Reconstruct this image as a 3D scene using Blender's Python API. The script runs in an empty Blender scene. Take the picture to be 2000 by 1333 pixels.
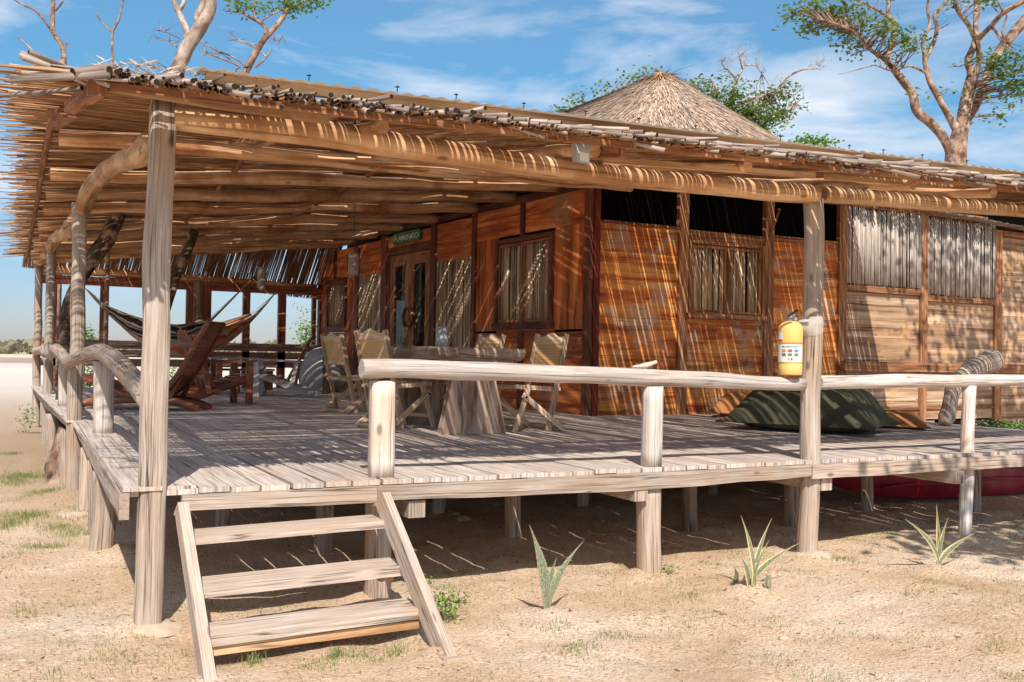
import bpy, math, random
import numpy as np
from mathutils import Vector, noise
R_=math.radians
random.seed(7)
S=bpy.context.scene; COL=S.collection
# ---------------------------------------------------------------- camera
FP=1880.0; YAW,PIT,ROL=R_(27.5),R_(0.9),R_(1.03)
CAM=Vector((-0.68,-5.56,0.76))
FW=Vector((math.sin(YAW)*math.cos(PIT),math.cos(YAW)*math.cos(PIT),math.sin(PIT)))
_r=Vector((math.cos(YAW),-math.sin(YAW),0)); _u=_r.cross(FW)
RT=_r*math.cos(ROL)+_u*math.sin(ROL); UP=_u*math.cos(ROL)-_r*math.sin(ROL)
cd=bpy.data.cameras.new('camera'); co=bpy.data.objects.new('camera',cd); COL.objects.link(co)
from mathutils import Matrix
m=Matrix.Identity(4)
for i in range(3): m[i][0]=RT[i]; m[i][1]=UP[i]; m[i][2]=-FW[i]; m[i][3]=CAM[i]
co.matrix_world=m; cd.sensor_width=36; cd.lens=36*FP/2000; cd.clip_end=3000; cd.clip_start=0.05
S.camera=co
def ray(x,y): return FW+RT*((x-1000)/FP)-UP*((y-666.5)/FP)
def P(x,y,ax,v):                      # point of a real plane seen at a photo pixel
    d=ray(x,y); i='XYZ'.index(ax); return CAM+d*((v-CAM[i])/d[i])
def PD(x,y,D): return CAM+ray(x,y)*D
# ---------------------------------------------------------------- sky, sun, exposure
SUN_EL=R_(46); SAZ=R_(20.3)
w=bpy.data.worlds.new('World'); S.world=w; w.use_nodes=True
nt=w.node_tree; nt.nodes.clear()
def N(t,ty,**k):
    n=t.nodes.new(ty)
    for a,b in k.items(): setattr(n,a,b)
    return n
sky=N(nt,'ShaderNodeTexSky',sky_type='NISHITA'); sky.sun_disc=False
sky.sun_elevation=SUN_EL; sky.sun_rotation=math.pi+SAZ; sky.air_density=1.0; sky.dust_density=0.3; sky.ozone_density=1.6
bg=N(nt,'ShaderNodeBackground'); bg.inputs[1].default_value=0.15
wo=N(nt,'ShaderNodeOutputWorld')
tc=N(nt,'ShaderNodeTexCoord'); mp=N(nt,'ShaderNodeMapping'); mp.inputs['Scale'].default_value=(1.6,1.6,6.5); mp.inputs['Rotation'].default_value=(0.25,0.12,0.5)
n1=N(nt,'ShaderNodeTexNoise'); n1.inputs['Scale'].default_value=1.9; n1.inputs['Detail'].default_value=9; n1.inputs['Roughness'].default_value=0.58; n1.inputs['Distortion'].default_value=0.35
cr=N(nt,'ShaderNodeValToRGB'); cr.color_ramp.elements[0].position=0.47; cr.color_ramp.elements[1].position=0.70
cr.color_ramp.elements[1].color=(0.9,0.9,0.9,1)
mx=N(nt,'ShaderNodeMixRGB'); mx.inputs[2].default_value=(3.9,4.0,4.2,1)
tint=N(nt,'ShaderNodeMixRGB',blend_type='MULTIPLY'); tint.inputs[0].default_value=1; tint.inputs[2].default_value=(0.80,0.93,0.98,1)
sz=N(nt,'ShaderNodeSeparateXYZ'); tr2=N(nt,'ShaderNodeValToRGB'); tr2.color_ramp.elements[0].position=0.0; tr2.color_ramp.elements[0].color=(0.265,0.275,0.375,1); tr2.color_ramp.elements[1].position=0.75; tr2.color_ramp.elements[1].color=(1,0.92,0.82,1)
e_=tr2.color_ramp.elements.new(0.10); e_.color=(0.28,0.36,0.45,1)
e_=tr2.color_ramp.elements.new(0.25); e_.color=(0.28,0.49,0.54,1)
e_=tr2.color_ramp.elements.new(0.5); e_.color=(0.55,0.68,0.70,1)
nt.links.new(tc.outputs['Generated'],sz.inputs[0]); nt.links.new(sz.outputs[2],tr2.inputs[0]); nt.links.new(tr2.outputs[0],tint.inputs[2])
cz=N(nt,'ShaderNodeMapRange'); cz.inputs[1].default_value=0.02; cz.inputs[2].default_value=0.16; nt.links.new(sz.outputs[2],cz.inputs[0]); cmul=N(nt,'ShaderNodeMath',operation='MULTIPLY')
nt.links.new(tc.outputs['Generated'],mp.inputs[0]); nt.links.new(mp.outputs[0],n1.inputs[0]); nt.links.new(n1.outputs[0],cr.inputs[0])
nt.links.new(cr.outputs[0],cmul.inputs[0]); nt.links.new(cz.outputs[0],cmul.inputs[1]); nt.links.new(cmul.outputs[0],mx.inputs[0]); nt.links.new(sky.outputs[0],tint.inputs[1]); nt.links.new(tint.outputs[0],mx.inputs[1])
nt.links.new(mx.outputs[0],bg.inputs[0]); nt.links.new(bg.outputs[0],wo.inputs[0])
sl=bpy.data.lights.new('sun','SUN'); sl.energy=3.3; sl.angle=R_(0.53); sl.color=(1.0,0.94,0.86)
so=bpy.data.objects.new('sun',sl); COL.objects.link(so)
trav=Vector((math.sin(SAZ)*math.cos(SUN_EL),math.cos(SAZ)*math.cos(SUN_EL),-math.sin(SUN_EL)))
so.rotation_euler=trav.to_track_quat('-Z','Y').to_euler(); so.location=(-3,-12,14)
S.view_settings.view_transform='Standard'; S.view_settings.look='None'; S.view_settings.exposure=0.75; S.view_settings.gamma=1
S.render.engine='CYCLES'; S.cycles.max_bounces=8; S.cycles.diffuse_bounces=4; S.cycles.transparent_max_bounces=16
# ---------------------------------------------------------------- materials
MATS={}
def newmat(name,rough=0.8,spec=0.25):
    m=bpy.data.materials.new(name); m.use_nodes=True; MATS[name]=m
    b=m.node_tree.nodes['Principled BSDF']; b.inputs['Roughness'].default_value=rough
    b.inputs['Specular IOR Level'].default_value=spec
    return m,m.node_tree,b
def ramp(t,stops):
    c=N(t,'ShaderNodeValToRGB'); e=c.color_ramp.elements
    while len(e)<len(stops): e.new(0.5)
    for i,(p,col) in enumerate(stops): e[i].position=p; e[i].color=(*col,1) if len(col)==3 else col
    return c
def wood(name,cols,across=26,along=1.6,split=0,stain=None,stain_scale=1.3,stain_pos=(0.5,0.68),crack=0.55,bump=0.35,rough=0.82,rv=0.25,swirl=0.6,spec=0.2,knots=True):
    """grain follows the UV v axis (metres); every piece has its own offset and value."""
    m,t,b=newmat(name,rough,spec); L=t.links.new
    uv=N(t,'ShaderNodeUVMap'); at=N(t,'ShaderNodeAttribute'); at.attribute_name='rnd'
    ml=N(t,'ShaderNodeMath',operation='MULTIPLY'); ml.inputs[1].default_value=37.0
    L(at.outputs['Fac'],ml.inputs[0])
    cb=N(t,'ShaderNodeCombineXYZ'); L(ml.outputs[0],cb.inputs[2]); L(ml.outputs[0],cb.inputs[1])
    ad=N(t,'ShaderNodeVectorMath',operation='ADD'); L(uv.outputs[0],ad.inputs[0]); L(cb.outputs[0],ad.inputs[1])
    # warp
    wn=N(t,'ShaderNodeTexNoise'); wn.inputs['Scale'].default_value=2.2; wn.inputs['Detail'].default_value=2
    L(ad.outputs[0],wn.inputs[0])
    sc=N(t,'ShaderNodeVectorMath',operation='SCALE'); sc.inputs['Scale'].default_value=0.06*swirl; L(wn.outputs['Color'],sc.inputs[0])
    a2=N(t,'ShaderNodeVectorMath',operation='ADD'); L(ad.outputs[0],a2.inputs[0]); L(sc.outputs[0],a2.inputs[1])
    mp=N(t,'ShaderNodeMapping'); mp.inputs['Scale'].default_value=(across,along,1); L(a2.outputs[0],mp.inputs[0])
    g=N(t,'ShaderNodeTexNoise'); g.inputs['Scale'].default_value=1; g.inputs['Detail'].default_value=7; g.inputs['Roughness'].default_value=0.62; L(mp.outputs[0],g.inputs[0])
    c=ramp(t,[(.5+(p_-.5)*.66,q_) for p_,q_ in cols]); L(g.outputs[0],c.inputs[0]); cur=c.outputs[0]
    if stain:
        geo=N(t,'ShaderNodeNewGeometry')
        sn=N(t,'ShaderNodeTexNoise'); sn.inputs['Scale'].default_value=stain_scale; sn.inputs['Detail'].default_value=6; sn.inputs['Roughness'].default_value=0.65; L(geo.outputs['Position'],sn.inputs[0])
        sr=ramp(t,[(stain_pos[0],(0,0,0)),(stain_pos[1],(1,1,1))]); L(sn.outputs[0],sr.inputs[0])
        gm=N(t,'ShaderNodeMixRGB',blend_type='MULTIPLY'); gm.inputs[0].default_value=0.6; gm.inputs[1].default_value=(*stain,1); L(g.outputs[0],gm.inputs[2])
        gs=N(t,'ShaderNodeMixRGB',blend_type='ADD'); gs.inputs[0].default_value=0.35; L(gm.outputs[0],gs.inputs[1]); gs.inputs[2].default_value=(*stain,1)
        sm=N(t,'ShaderNodeMixRGB'); L(sr.outputs[0],sm.inputs[0]); L(cur,sm.inputs[1]); L(gs.outputs[0],sm.inputs[2]); cur=sm.outputs[0]
    # cracks
    mp2=N(t,'ShaderNodeMapping'); mp2.inputs['Scale'].default_value=(across*1.5,along*0.55,1); mp2.inputs['Location'].default_value=(3,7,1); L(a2.outputs[0],mp2.inputs[0])
    k=N(t,'ShaderNodeTexNoise'); k.inputs['Scale'].default_value=1; k.inputs['Detail'].default_value=3; L(mp2.outputs[0],k.inputs[0])
    kr=ramp(t,[(0.345,(1-crack,)*3),(0.41,(1,1,1))]); L(k.outputs[0],kr.inputs[0])
    cm=N(t,'ShaderNodeMixRGB',blend_type='MULTIPLY'); cm.inputs[0].default_value=1; L(cur,cm.inputs[1]); L(kr.outputs[0],cm.inputs[2]); cur=cm.outputs[0]
    if split:
        ms_=N(t,'ShaderNodeMapping'); ms_.inputs['Scale'].default_value=(min(20,across*.75),min(.4,along*0.22),1); ms_.inputs['Location'].default_value=(9,1,4); L(a2.outputs[0],ms_.inputs[0])
        sn_=N(t,'ShaderNodeTexNoise'); sn_.inputs['Scale'].default_value=1; sn_.inputs['Detail'].default_value=2.5; L(ms_.outputs[0],sn_.inputs[0])
        sb_=N(t,'ShaderNodeMath',operation='SUBTRACT'); sb_.inputs[1].default_value=.5; L(sn_.outputs[0],sb_.inputs[0]); ab_=N(t,'ShaderNodeMath',operation='ABSOLUTE'); L(sb_.outputs[0],ab_.inputs[0])
        sr_=ramp(t,[(.004,(1-split,)*3),(.016,(1,1,1))]); L(ab_.outputs[0],sr_.inputs[0])
        mk_=ramp(t,[(.44,(0,0,0)),(.54,(1,1,1))]); L(wn.outputs[0],mk_.inputs[0])
        cs_=N(t,'ShaderNodeMixRGB',blend_type='MULTIPLY'); L(mk_.outputs[0],cs_.inputs[0]); L(cur,cs_.inputs[1]); L(sr_.outputs[0],cs_.inputs[2]); cur=cs_.outputs[0]
    if knots:
        mk=N(t,'ShaderNodeMapping'); mk.inputs['Scale'].default_value=(5.5,2.4,1); L(ad.outputs[0],mk.inputs[0])
        vo=N(t,'ShaderNodeTexVoronoi'); vo.inputs['Scale'].default_value=1; L(mk.outputs[0],vo.inputs[0])
        vr=ramp(t,[(0.05,(0.28,)*3),(0.12,(1,1,1))]); L(vo.outputs['Distance'],vr.inputs[0])
        c3=N(t,'ShaderNodeMixRGB',blend_type='MULTIPLY'); c3.inputs[0].default_value=0.8; L(cur,c3.inputs[1]); L(vr.outputs[0],c3.inputs[2]); cur=c3.outputs[0]
    # per piece value
    mr=N(t,'ShaderNodeMapRange'); mr.inputs[3].default_value=1-rv; mr.inputs[4].default_value=1+rv*0.8; 
    wh=N(t,'ShaderNodeMath',operation='FRACT'); m3=N(t,'ShaderNodeMath',operation='MULTIPLY'); m3.inputs[1].default_value=7.31; L(at.outputs['Fac'],m3.inputs[0]); L(m3.outputs[0],wh.inputs[0]); L(wh.outputs[0],mr.inputs[0])
    hs=N(t,'ShaderNodeHueSaturation'); L(cur,hs.inputs['Color']); L(mr.outputs[0],hs.inputs['Value']); L(hs.outputs[0],b.inputs['Base Color'])
    bp=N(t,'ShaderNodeBump'); bp.inputs['Strength'].default_value=bump; bp.inputs['Distance'].default_value=0.006
    mm=N(t,'ShaderNodeMath',operation='MULTIPLY'); L(g.outputs[0],mm.inputs[0]); L(kr.outputs[0],mm.inputs[1]); L(mm.outputs[0],bp.inputs['Height']); L(bp.outputs[0],b.inputs['Normal'])
    return m
wood('grey_wood',[(0.16,(0.25,0.18,0.135)),(0.5,(0.45,0.345,0.27)),(0.84,(0.62,0.515,0.425))],split=.7,across=62,along=2.2,swirl=.22,stain=(0.44,0.31,0.21),crack=0.6,bump=0.5)
wood('post_wood',[(0.16,(0.32,0.235,0.175)),(0.5,(0.51,0.405,0.325)),(0.84,(0.68,0.575,0.485))],split=.7,across=62,along=2.2,swirl=.22,stain=(0.46,0.32,0.22),stain_pos=(.48,.7),crack=0.5,bump=0.6)
wood('pale_wood',[(0.14,(0.40,0.32,0.265)),(0.5,(0.60,0.525,0.47)),(0.74,(0.79,0.73,0.68))],split=.6,across=58,along=2.2,swirl=.22,stain=(0.55,0.41,0.30),crack=0.5,bump=0.5)
wood('deck_wood',[(0.26,(0.38,0.30,0.245)),(0.5,(0.57,0.475,0.405)),(0.76,(0.70,0.61,0.54))],across=48,along=1.8,swirl=.2,split=.4,stain=(0.60,0.44,0.32),crack=0.5,rv=0.16,bump=0.35)
wood('tan_wood',[(0.28,(0.32,0.17,0.08)),(0.5,(0.60,0.37,0.20)),(0.72,(0.74,0.51,0.31))],split=.5,across=14,along=0.9,stain=(0.40,0.20,0.09),crack=0.45,bump=0.3)
wood('rafter_wood',[(0.28,(0.38,0.18,0.085)),(0.5,(0.68,0.39,0.20)),(0.72,(0.82,0.56,0.34))],across=14,along=0.9,stain=(0.33,0.13,0.055),crack=0.45,bump=0.3)
wood('weathered_orange',[(0.24,(0.28,0.06,0.018)),(0.42,(0.60,0.17,0.045)),(0.58,(0.84,0.32,0.08)),(0.78,(0.88,0.52,0.20))],across=8,along=0.6,split=.4,stain=(0.62,0.38,0.24),stain_scale=1.9,stain_pos=(0.53,0.63),swirl=1.1,crack=0.5,rv=0.22,bump=0.25,rough=0.7)
wood('orange_wood',[(0.24,(0.22,0.042,0.013)),(0.42,(0.50,0.12,0.03)),(0.58,(0.74,0.215,0.055)),(0.78,(0.84,0.36,0.12))],across=9,along=0.75,stain=(0.40,0.20,0.10),stain_scale=1.3,stain_pos=(0.53,0.66),swirl=1.6,crack=0.5,rv=0.25,bump=0.25,rough=0.6)
wood('brown_wood',[(0.28,(0.22,0.12,0.07)),(0.5,(0.46,0.29,0.18)),(0.72,(0.66,0.48,0.33))],split=.25,across=11,along=0.5,stain=(0.62,0.36,0.17),stain_scale=1.8,swirl=0.45,crack=0.55,rv=0.2,bump=0.3)
wood('dark_frame',[(0.28,(0.07,0.024,0.015)),(0.6,(0.19,0.065,0.036)),(0.8,(0.28,0.115,0.065))],crack=0.4,bump=0.2,rough=0.55,knots=False)
wood('red_frame',[(0.28,(0.12,0.018,0.012)),(0.6,(0.24,0.04,0.022)),(0.8,(0.33,0.09,0.045))],crack=0.4,bump=0.2,rough=0.5,knots=False)
wood('trim_wood',[(0.28,(0.17,0.07,0.035)),(0.5,(0.34,0.15,0.07)),(0.75,(0.50,0.27,0.14))],crack=0.5,bump=0.3,knots=False)
wood('mahogany',[(0.28,(0.10,0.03,0.015)),(0.5,(0.27,0.085,0.04)),(0.75,(0.42,0.17,0.09))],crack=0.4,bump=0.2,rough=0.45,knots=False,spec=0.4)
wood('brown_chair',[(0.28,(0.16,0.10,0.07)),(0.5,(0.34,0.22,0.155)),(0.75,(0.50,0.36,0.27))],crack=0.5,bump=0.3,knots=False)
wood('chair_wood',[(0.28,(0.46,0.28,0.16)),(0.5,(0.72,0.49,0.31)),(0.75,(0.84,0.65,0.47))],crack=0.4,bump=0.25,knots=False)
wood('slab_wood',[(0.28,(0.22,0.13,0.09)),(0.5,(0.48,0.32,0.23)),(0.75,(0.68,0.51,0.39))],across=9,along=1.2,swirl=2.5,crack=0.5,bump=0.35)
wood('reed_brown',[(0.25,(0.12,0.05,0.022)),(0.5,(0.32,0.16,0.075)),(0.75,(0.55,0.34,0.18))],across=40,along=2.5,crack=0.4,rv=0.5,bump=0.2,knots=False)
wood('reed_grey',[(0.25,(0.14,0.095,0.07)),(0.5,(0.36,0.275,0.225)),(0.75,(0.58,0.48,0.40))],across=40,along=2.5,crack=0.45,rv=0.35,bump=0.3,knots=False)
wood('reed_pale',[(0.25,(0.32,0.25,0.20)),(0.5,(0.52,0.44,0.37)),(0.75,(0.68,0.60,0.52))],across=40,along=2.5,crack=0.5,rv=0.3,bump=0.2,knots=False)
wood('reed_shutter',[(0.25,(0.24,0.15,0.09)),(0.5,(0.58,0.42,0.27)),(0.75,(0.76,0.60,0.42))],across=40,along=2.5,crack=0.5,rv=0.55,bump=0.2,knots=False)
wood('straw',[(0.25,(0.30,0.185,0.115)),(0.5,(0.52,0.365,0.255)),(0.75,(0.70,0.54,0.41))],across=40,along=3,crack=0.3,rv=0.45,bump=0.1,knots=False)
wood('straw_cap',[(0.25,(0.30,0.14,0.06)),(0.5,(0.54,0.31,0.14)),(0.75,(0.66,0.43,0.22))],across=40,along=3,crack=0.3,rv=0.4,bump=0.1,knots=False)
wood('bark',[(0.3,(0.10,0.055,0.036)),(0.5,(0.25,0.145,0.095)),(0.7,(0.42,0.28,0.20))],across=7,along=5,stain=(0.52,0.40,0.31),stain_scale=5,crack=0.5,bump=0.7,knots=False,rv=0.1)
wood('bark_dark',[(0.3,(0.045,0.028,0.02)),(0.55,(0.11,0.075,0.05)),(0.75,(0.24,0.17,0.12))],across=7,along=5,stain=(0.42,0.28,0.16),stain_scale=6,stain_pos=(0.56,0.64),crack=0.6,bump=0.9,knots=False,rv=0.1)
wood('bark_pale',[(0.3,(0.24,0.155,0.11)),(0.5,(0.42,0.31,0.24)),(0.7,(0.58,0.47,0.39))],across=7,along=5,stain=(0.30,0.17,0.11),stain_scale=5,stain_pos=(0.56,0.66),crack=0.4,bump=0.5,knots=False,rv=0.1)
def plain(name,col,rough=0.6,spec=0.3,var=0.12,scale=6,bump=0.0,metal=0,trans=0,alpha=1):
    m,t,b=newmat(name,rough,spec); L=t.links.new
    geo=N(t,'ShaderNodeTexCoord'); n=N(t,'ShaderNodeTexNoise'); n.inputs['Scale'].default_value=scale; n.inputs['Detail'].default_value=5; L(geo.outputs['Object'],n.inputs[0])
    c=ramp(t,[(0.3,tuple(max(0,x*(1-var)) for x in col)),(0.7,tuple(min(1,x*(1+var)) for x in col))]); L(n.outputs[0],c.inputs[0]); L(c.outputs[0],b.inputs['Base Color'])
    b.inputs['Metallic'].default_value=metal; b.inputs['Transmission Weight'].default_value=trans; b.inputs['Alpha'].default_value=alpha
    if bump:
        bp=N(t,'ShaderNodeBump'); bp.inputs['Strength'].default_value=bump; bp.inputs['Distance'].default_value=0.01; L(n.outputs[0],bp.inputs['Height']); L(bp.outputs[0],b.inputs['Normal'])
    return m
plain('reed_backing',(0.24,0.18,0.135),0.9,0.1)
plain('shade_bolt_dark',(0.035,0.022,0.015),0.9,0.1)  # near-black: painted shade in cane ends and behind reeds, also the bolts
plain('interior_shade',(0.012,0.010,0.009),0.9,0.1)  # near-black paints the unlit room
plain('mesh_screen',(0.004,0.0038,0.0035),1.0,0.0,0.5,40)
plain('curtain',(0.62,0.62,0.60),0.85,0.1)
plain('yellow_paint',(0.80,0.54,0.17),0.5,0.3,0.08)
plain('white_label',(0.78,0.77,0.74),0.5,0.3,0.04)
plain('black_plastic',(0.02,0.02,0.02),0.45,0.4)
plain('grey_metal',(0.28,0.28,0.28),0.4,0.5,0.1,metal=0.4)
plain('silver_case',(0.42,0.41,0.40),0.5,0.4)
plain('red_plastic',(0.30,0.008,0.03),0.4,0.4,0.15)
plain('label_blue',(0.03,0.08,0.32),0.5); plain('label_cyan',(0.04,0.34,0.60),0.5); plain('label_orange',(0.72,0.25,0.05),0.5)
plain('label_red',(0.50,0.10,0.08),0.5); plain('label_green',(0.13,0.24,0.12),0.5); plain('label_brown',(0.25,0.13,0.08),0.5)
plain('sign_green',(0.09,0.20,0.125),0.7,0.2,0.3,12); plain('sign_white',(0.65,0.62,0.55),0.7,0.2,0.1)
plain('cushion_green',(0.085,0.078,0.048),0.9,0.15,0.25,5,0.3)
plain('cushion_orange',(0.40,0.17,0.06),0.9,0.15,0.15,5,0.3)
plain('coral_tag',(0.75,0.12,0.10),0.6)
plain('tarp',(0.58,0.57,0.54),0.6,0.3,0.12,3,0.5)
plain('candle',(0.80,0.74,0.58),0.6)
plain('rope',(0.40,0.33,0.24),0.9); plain('dark_rope',(0.05,0.04,0.03),0.9)
plain('lamp_lens',(0.75,0.72,0.55),0.35,0.5)
plain('concrete',(0.53,0.41,0.30),0.9,0.1,0.15,9,0.6)
plain('plastic_wrap',(0.80,0.72,0.62),0.35,0.4,0.06,alpha=0.45)
plain('tan_sheet',(0.60,0.45,0.31),0.75,0.2,0.15,7)
def glass(name,col=(0.9,0.95,0.93),a=0.25,rough=0.03):
    m,t,b=newmat(name,rough,0.5); b.inputs['Base Color'].default_value=(*col,1); b.inputs['Alpha'].default_value=a; return m
glass('vase_glass',(0.62,0.68,0.68),0.55,0.08); glass('door_glass',(0.03,0.035,0.035),0.35,0.02); glass('lantern_glass',(0.52,0.46,0.40),0.5,0.1)
b=MATS['door_glass'].node_tree.nodes['Principled BSDF']; b.inputs['Specular IOR Level'].default_value=1.0; b.inputs['IOR'].default_value=1.7
def leafmat(name,c1,c2,tr=0.35):
    m=bpy.data.materials.new(name); m.use_nodes=True; MATS[name]=m; t=m.node_tree; b=t.nodes['Principled BSDF']; L=t.links.new
    b.inputs['Roughness'].default_value=0.55; b.inputs['Specular IOR Level'].default_value=0.3
    at=N(t,'ShaderNodeAttribute'); at.attribute_name='rnd'
    c=ramp(t,[(0.0,c1),(1.0,c2)]); L(at.outputs['Fac'],c.inputs[0]); L(c.outputs[0],b.inputs['Base Color'])
    tl=N(t,'ShaderNodeBsdfTranslucent'); L(c.outputs[0],tl.inputs[0])
    ms=N(t,'ShaderNodeMixShader'); ms.inputs[0].default_value=tr; L(b.outputs[0],ms.inputs[1]); L(tl.outputs[0],ms.inputs[2])
    L(ms.outputs[0],t.nodes['Material Output'].inputs[0]); return m
leafmat('leaf',(0.07,0.14,0.025),(0.27,0.37,0.09)); leafmat('leaf_bright',(0.09,0.22,0.03),(0.26,0.42,0.08)); leafmat('scrub',(0.19,0.17,0.10),(0.38,0.33,0.21))
leafmat('grass',(0.14,0.22,0.05),(0.40,0.38,0.16)); leafmat('dry_litter',(0.16,0.08,0.04),(0.60,0.48,0.34),0.1)
# snake plant
m,t,b=newmat('snake_leaf',0.5,0.3); L=t.links.new
uv=N(t,'ShaderNodeUVMap'); sx=N(t,'ShaderNodeSeparateXYZ'); L(uv.outputs[0],sx.inputs[0])
mpp=N(t,'ShaderNodeMapping'); mpp.inputs['Scale'].default_value=(6,55,1); L(uv.outputs[0],mpp.inputs[0])
nn=N(t,'ShaderNodeTexNoise'); nn.inputs['Scale'].default_value=1; nn.inputs['Detail'].default_value=3; L(mpp.outputs[0],nn.inputs[0])
c=ramp(t,[(0.42,(0.085,0.10,0.055)),(0.56,(0.30,0.31,0.20))]); L(nn.outputs[0],c.inputs[0])
ab=N(t,'ShaderNodeMath',operation='ABSOLUTE'); L(sx.outputs[0],ab.inputs[0]); er=ramp(t,[(0.55,(0,0,0)),(0.68,(1,1,1))]); L(ab.outputs[0],er.inputs[0])
at=N(t,'ShaderNodeAttribute'); at.attribute_name='rnd'; em=N(t,'ShaderNodeMath',operation='MULTIPLY'); L(er.outputs[0],em.inputs[0]); L(at.outputs['Fac'],em.inputs[1])
mxx=N(t,'ShaderNodeMixRGB'); L(em.outputs[0],mxx.inputs[0]); L(c.outputs[0],mxx.inputs[1]); mxx.inputs[2].default_value=(0.60,0.50,0.22,1); L(mxx.outputs[0],b.inputs['Base Color'])
# cane weave
m,t,b=newmat('cane',0.6,0.3); L=t.links.new
uv=N(t,'ShaderNodeUVMap'); wv=N(t,'ShaderNodeTexWave'); wv.wave_type='BANDS'; wv.bands_direction='Y'; wv.inputs['Scale'].default_value=11; wv.inputs['Distortion'].default_value=0.8
wv2=N(t,'ShaderNodeTexWave'); wv2.bands_direction='X'; wv2.inputs['Scale'].default_value=18; wv2.inputs['Distortion'].default_value=0.6; L(uv.outputs[0],wv.inputs[0]); L(uv.outputs[0],wv2.inputs[0])
mu=N(t,'ShaderNodeMath',operation='MULTIPLY'); L(wv.outputs['Fac'],mu.inputs[0]); L(wv2.outputs['Fac'],mu.inputs[1])
c=ramp(t,[(0.0,(0.76,0.44,0.19)),(0.55,(0.82,0.52,0.25)),(0.8,(0.34,0.17,0.07))]); L(mu.outputs[0],c.inputs[0]); L(c.outputs[0],b.inputs['Base Color'])
# hammocks
def hammock_mat(name,cols,scale):
    m,t,b=newmat(name,0.9,0.1); L=t.links.new
    uv=N(t,'ShaderNodeUVMap'); sx=N(t,'ShaderNodeSeparateXYZ'); L(uv.outputs[0],sx.inputs[0])
    n=N(t,'ShaderNodeTexNoise'); n.inputs['Scale'].default_value=3; n.inputs['Detail'].default_value=3; L(uv.outputs[0],n.inputs[0])
    ml=N(t,'ShaderNodeMath',operation='MULTIPLY'); ml.inputs[1].default_value=scale; L(sx.outputs[0],ml.inputs[0])
    ad=N(t,'ShaderNodeMath',operation='ADD'); L(ml.outputs[0],ad.inputs[0]); L(n.outputs[0],ad.inputs[1])
    fr=N(t,'ShaderNodeMath',operation='FRACT'); L(ad.outputs[0],fr.inputs[0])
    c=ramp(t,cols); c.color_ramp.interpolation='CONSTANT'; L(fr.outputs[0],c.inputs[0]); L(c.outputs[0],b.inputs['Base Color'])
hammock_mat('hammock_dark',[(0,(0.04,0.032,0.03)),(0.25,(0.55,0.48,0.39)),(0.42,(0.07,0.055,0.05)),(0.62,(0.60,0.54,0.45)),(0.8,(0.05,0.04,0.04))],5)
hammock_mat('hammock_orange',[(0,(0.58,0.42,0.30)),(0.25,(0.62,0.09,0.03)),(0.38,(0.62,0.48,0.35)),(0.62,(0.72,0.20,0.05)),(0.80,(0.60,0.46,0.33))],3.2)
# ground
m,t,b=newmat('sand',0.95,0.1); L=t.links.new
geo=N(t,'ShaderNodeNewGeometry')
def nz(sc,det=6,ro=0.6,dist=0):
    n=N(t,'ShaderNodeTexNoise'); n.inputs['Scale'].default_value=sc; n.inputs['Detail'].default_value=det; n.inputs['Roughness'].default_value=ro; n.inputs['Distortion'].default_value=dist; L(geo.outputs['Position'],n.inputs[0]); return n
def mix(f,a,b2,bt='MIX'):
    x=N(t,'ShaderNodeMixRGB',blend_type=bt)
    if isinstance(f,float): x.inputs[0].default_value=f
    else: L(f,x.inputs[0])
    for i,q in ((1,a),(2,b2)):
        if isinstance(q,tuple): x.inputs[i].default_value=(*q,1)
        else: L(q,x.inputs[i])
    return x.outputs[0]
c=ramp(t,[(0.34,(0.66,0.44,0.27)),(0.5,(0.79,0.57,0.385)),(0.66,(0.86,0.69,0.52))]); L(nz(1.1,9,0.7).outputs[0],c.inputs[0]); cur=c.outputs[0]
gsp=ramp(t,[(0.36,(0.62,0.53,0.45)),(0.46,(1,1,1)),(0.62,(1.12,1.11,1.10))]); L(nz(48,4,0.75).outputs[0],gsp.inputs[0]); cur=mix(1.0,cur,gsp.outputs[0],'MULTIPLY')
# reddish litter stain and sparse green growth
rs=ramp(t,[(0.60,(0,0,0)),(0.68,(0.8,0.8,0.8))]); L(nz(11,8,0.8).outputs[0],rs.inputs[0]); cur=mix(rs.outputs[0],cur,(0.46,0.27,0.16)); 
pa=ramp(t,[(0.50,(0,0,0)),(0.64,(0.6,0.6,0.6))]); L(nz(0.9,3,0.5).outputs[0],pa.inputs[0])
pb=ramp(t,[(0.52,(0,0,0)),(0.58,(1,1,1))]); L(nz(22,8,0.8).outputs[0],pb.inputs[0])
pm=N(t,'ShaderNodeMath',operation='MULTIPLY'); L(pa.outputs[0],pm.inputs[0]); L(pb.outputs[0],pm.inputs[1]); cur=mix(pm.outputs[0],cur,(0.40,0.33,0.17))
# far flats: bands across Y
sy=N(t,'ShaderNodeSeparateXYZ'); L(geo.outputs['Position'],sy.inputs[0])
wob=N(t,'ShaderNodeMath',operation='MULTIPLY_ADD'); L(nz(0.06,3).outputs[0],wob.inputs[0]); wob.inputs[1].default_value=22; L(sy.outputs[1],wob.inputs[2])
mrr=N(t,'ShaderNodeMapRange'); mrr.inputs[1].default_value=0; mrr.inputs[2].default_value=260; L(wob.outputs[0],mrr.inputs[0])
fl=ramp(t,[(0.05,(0.45,0.33,0.22)),(0.085,(0.52,0.37,0.24)),(0.135,(0.60,0.48,0.36)),(0.18,(0.72,0.62,0.52)),(0.30,(0.74,0.64,0.54)),(0.40,(0.66,0.55,0.45)),(0.43,(0.40,0.29,0.24)),(0.62,(0.44,0.32,0.25)),(0.68,(0.70,0.58,0.44)),(0.95,(0.62,0.50,0.36))]); L(mrr.outputs[0],fl.inputs[0])
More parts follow.
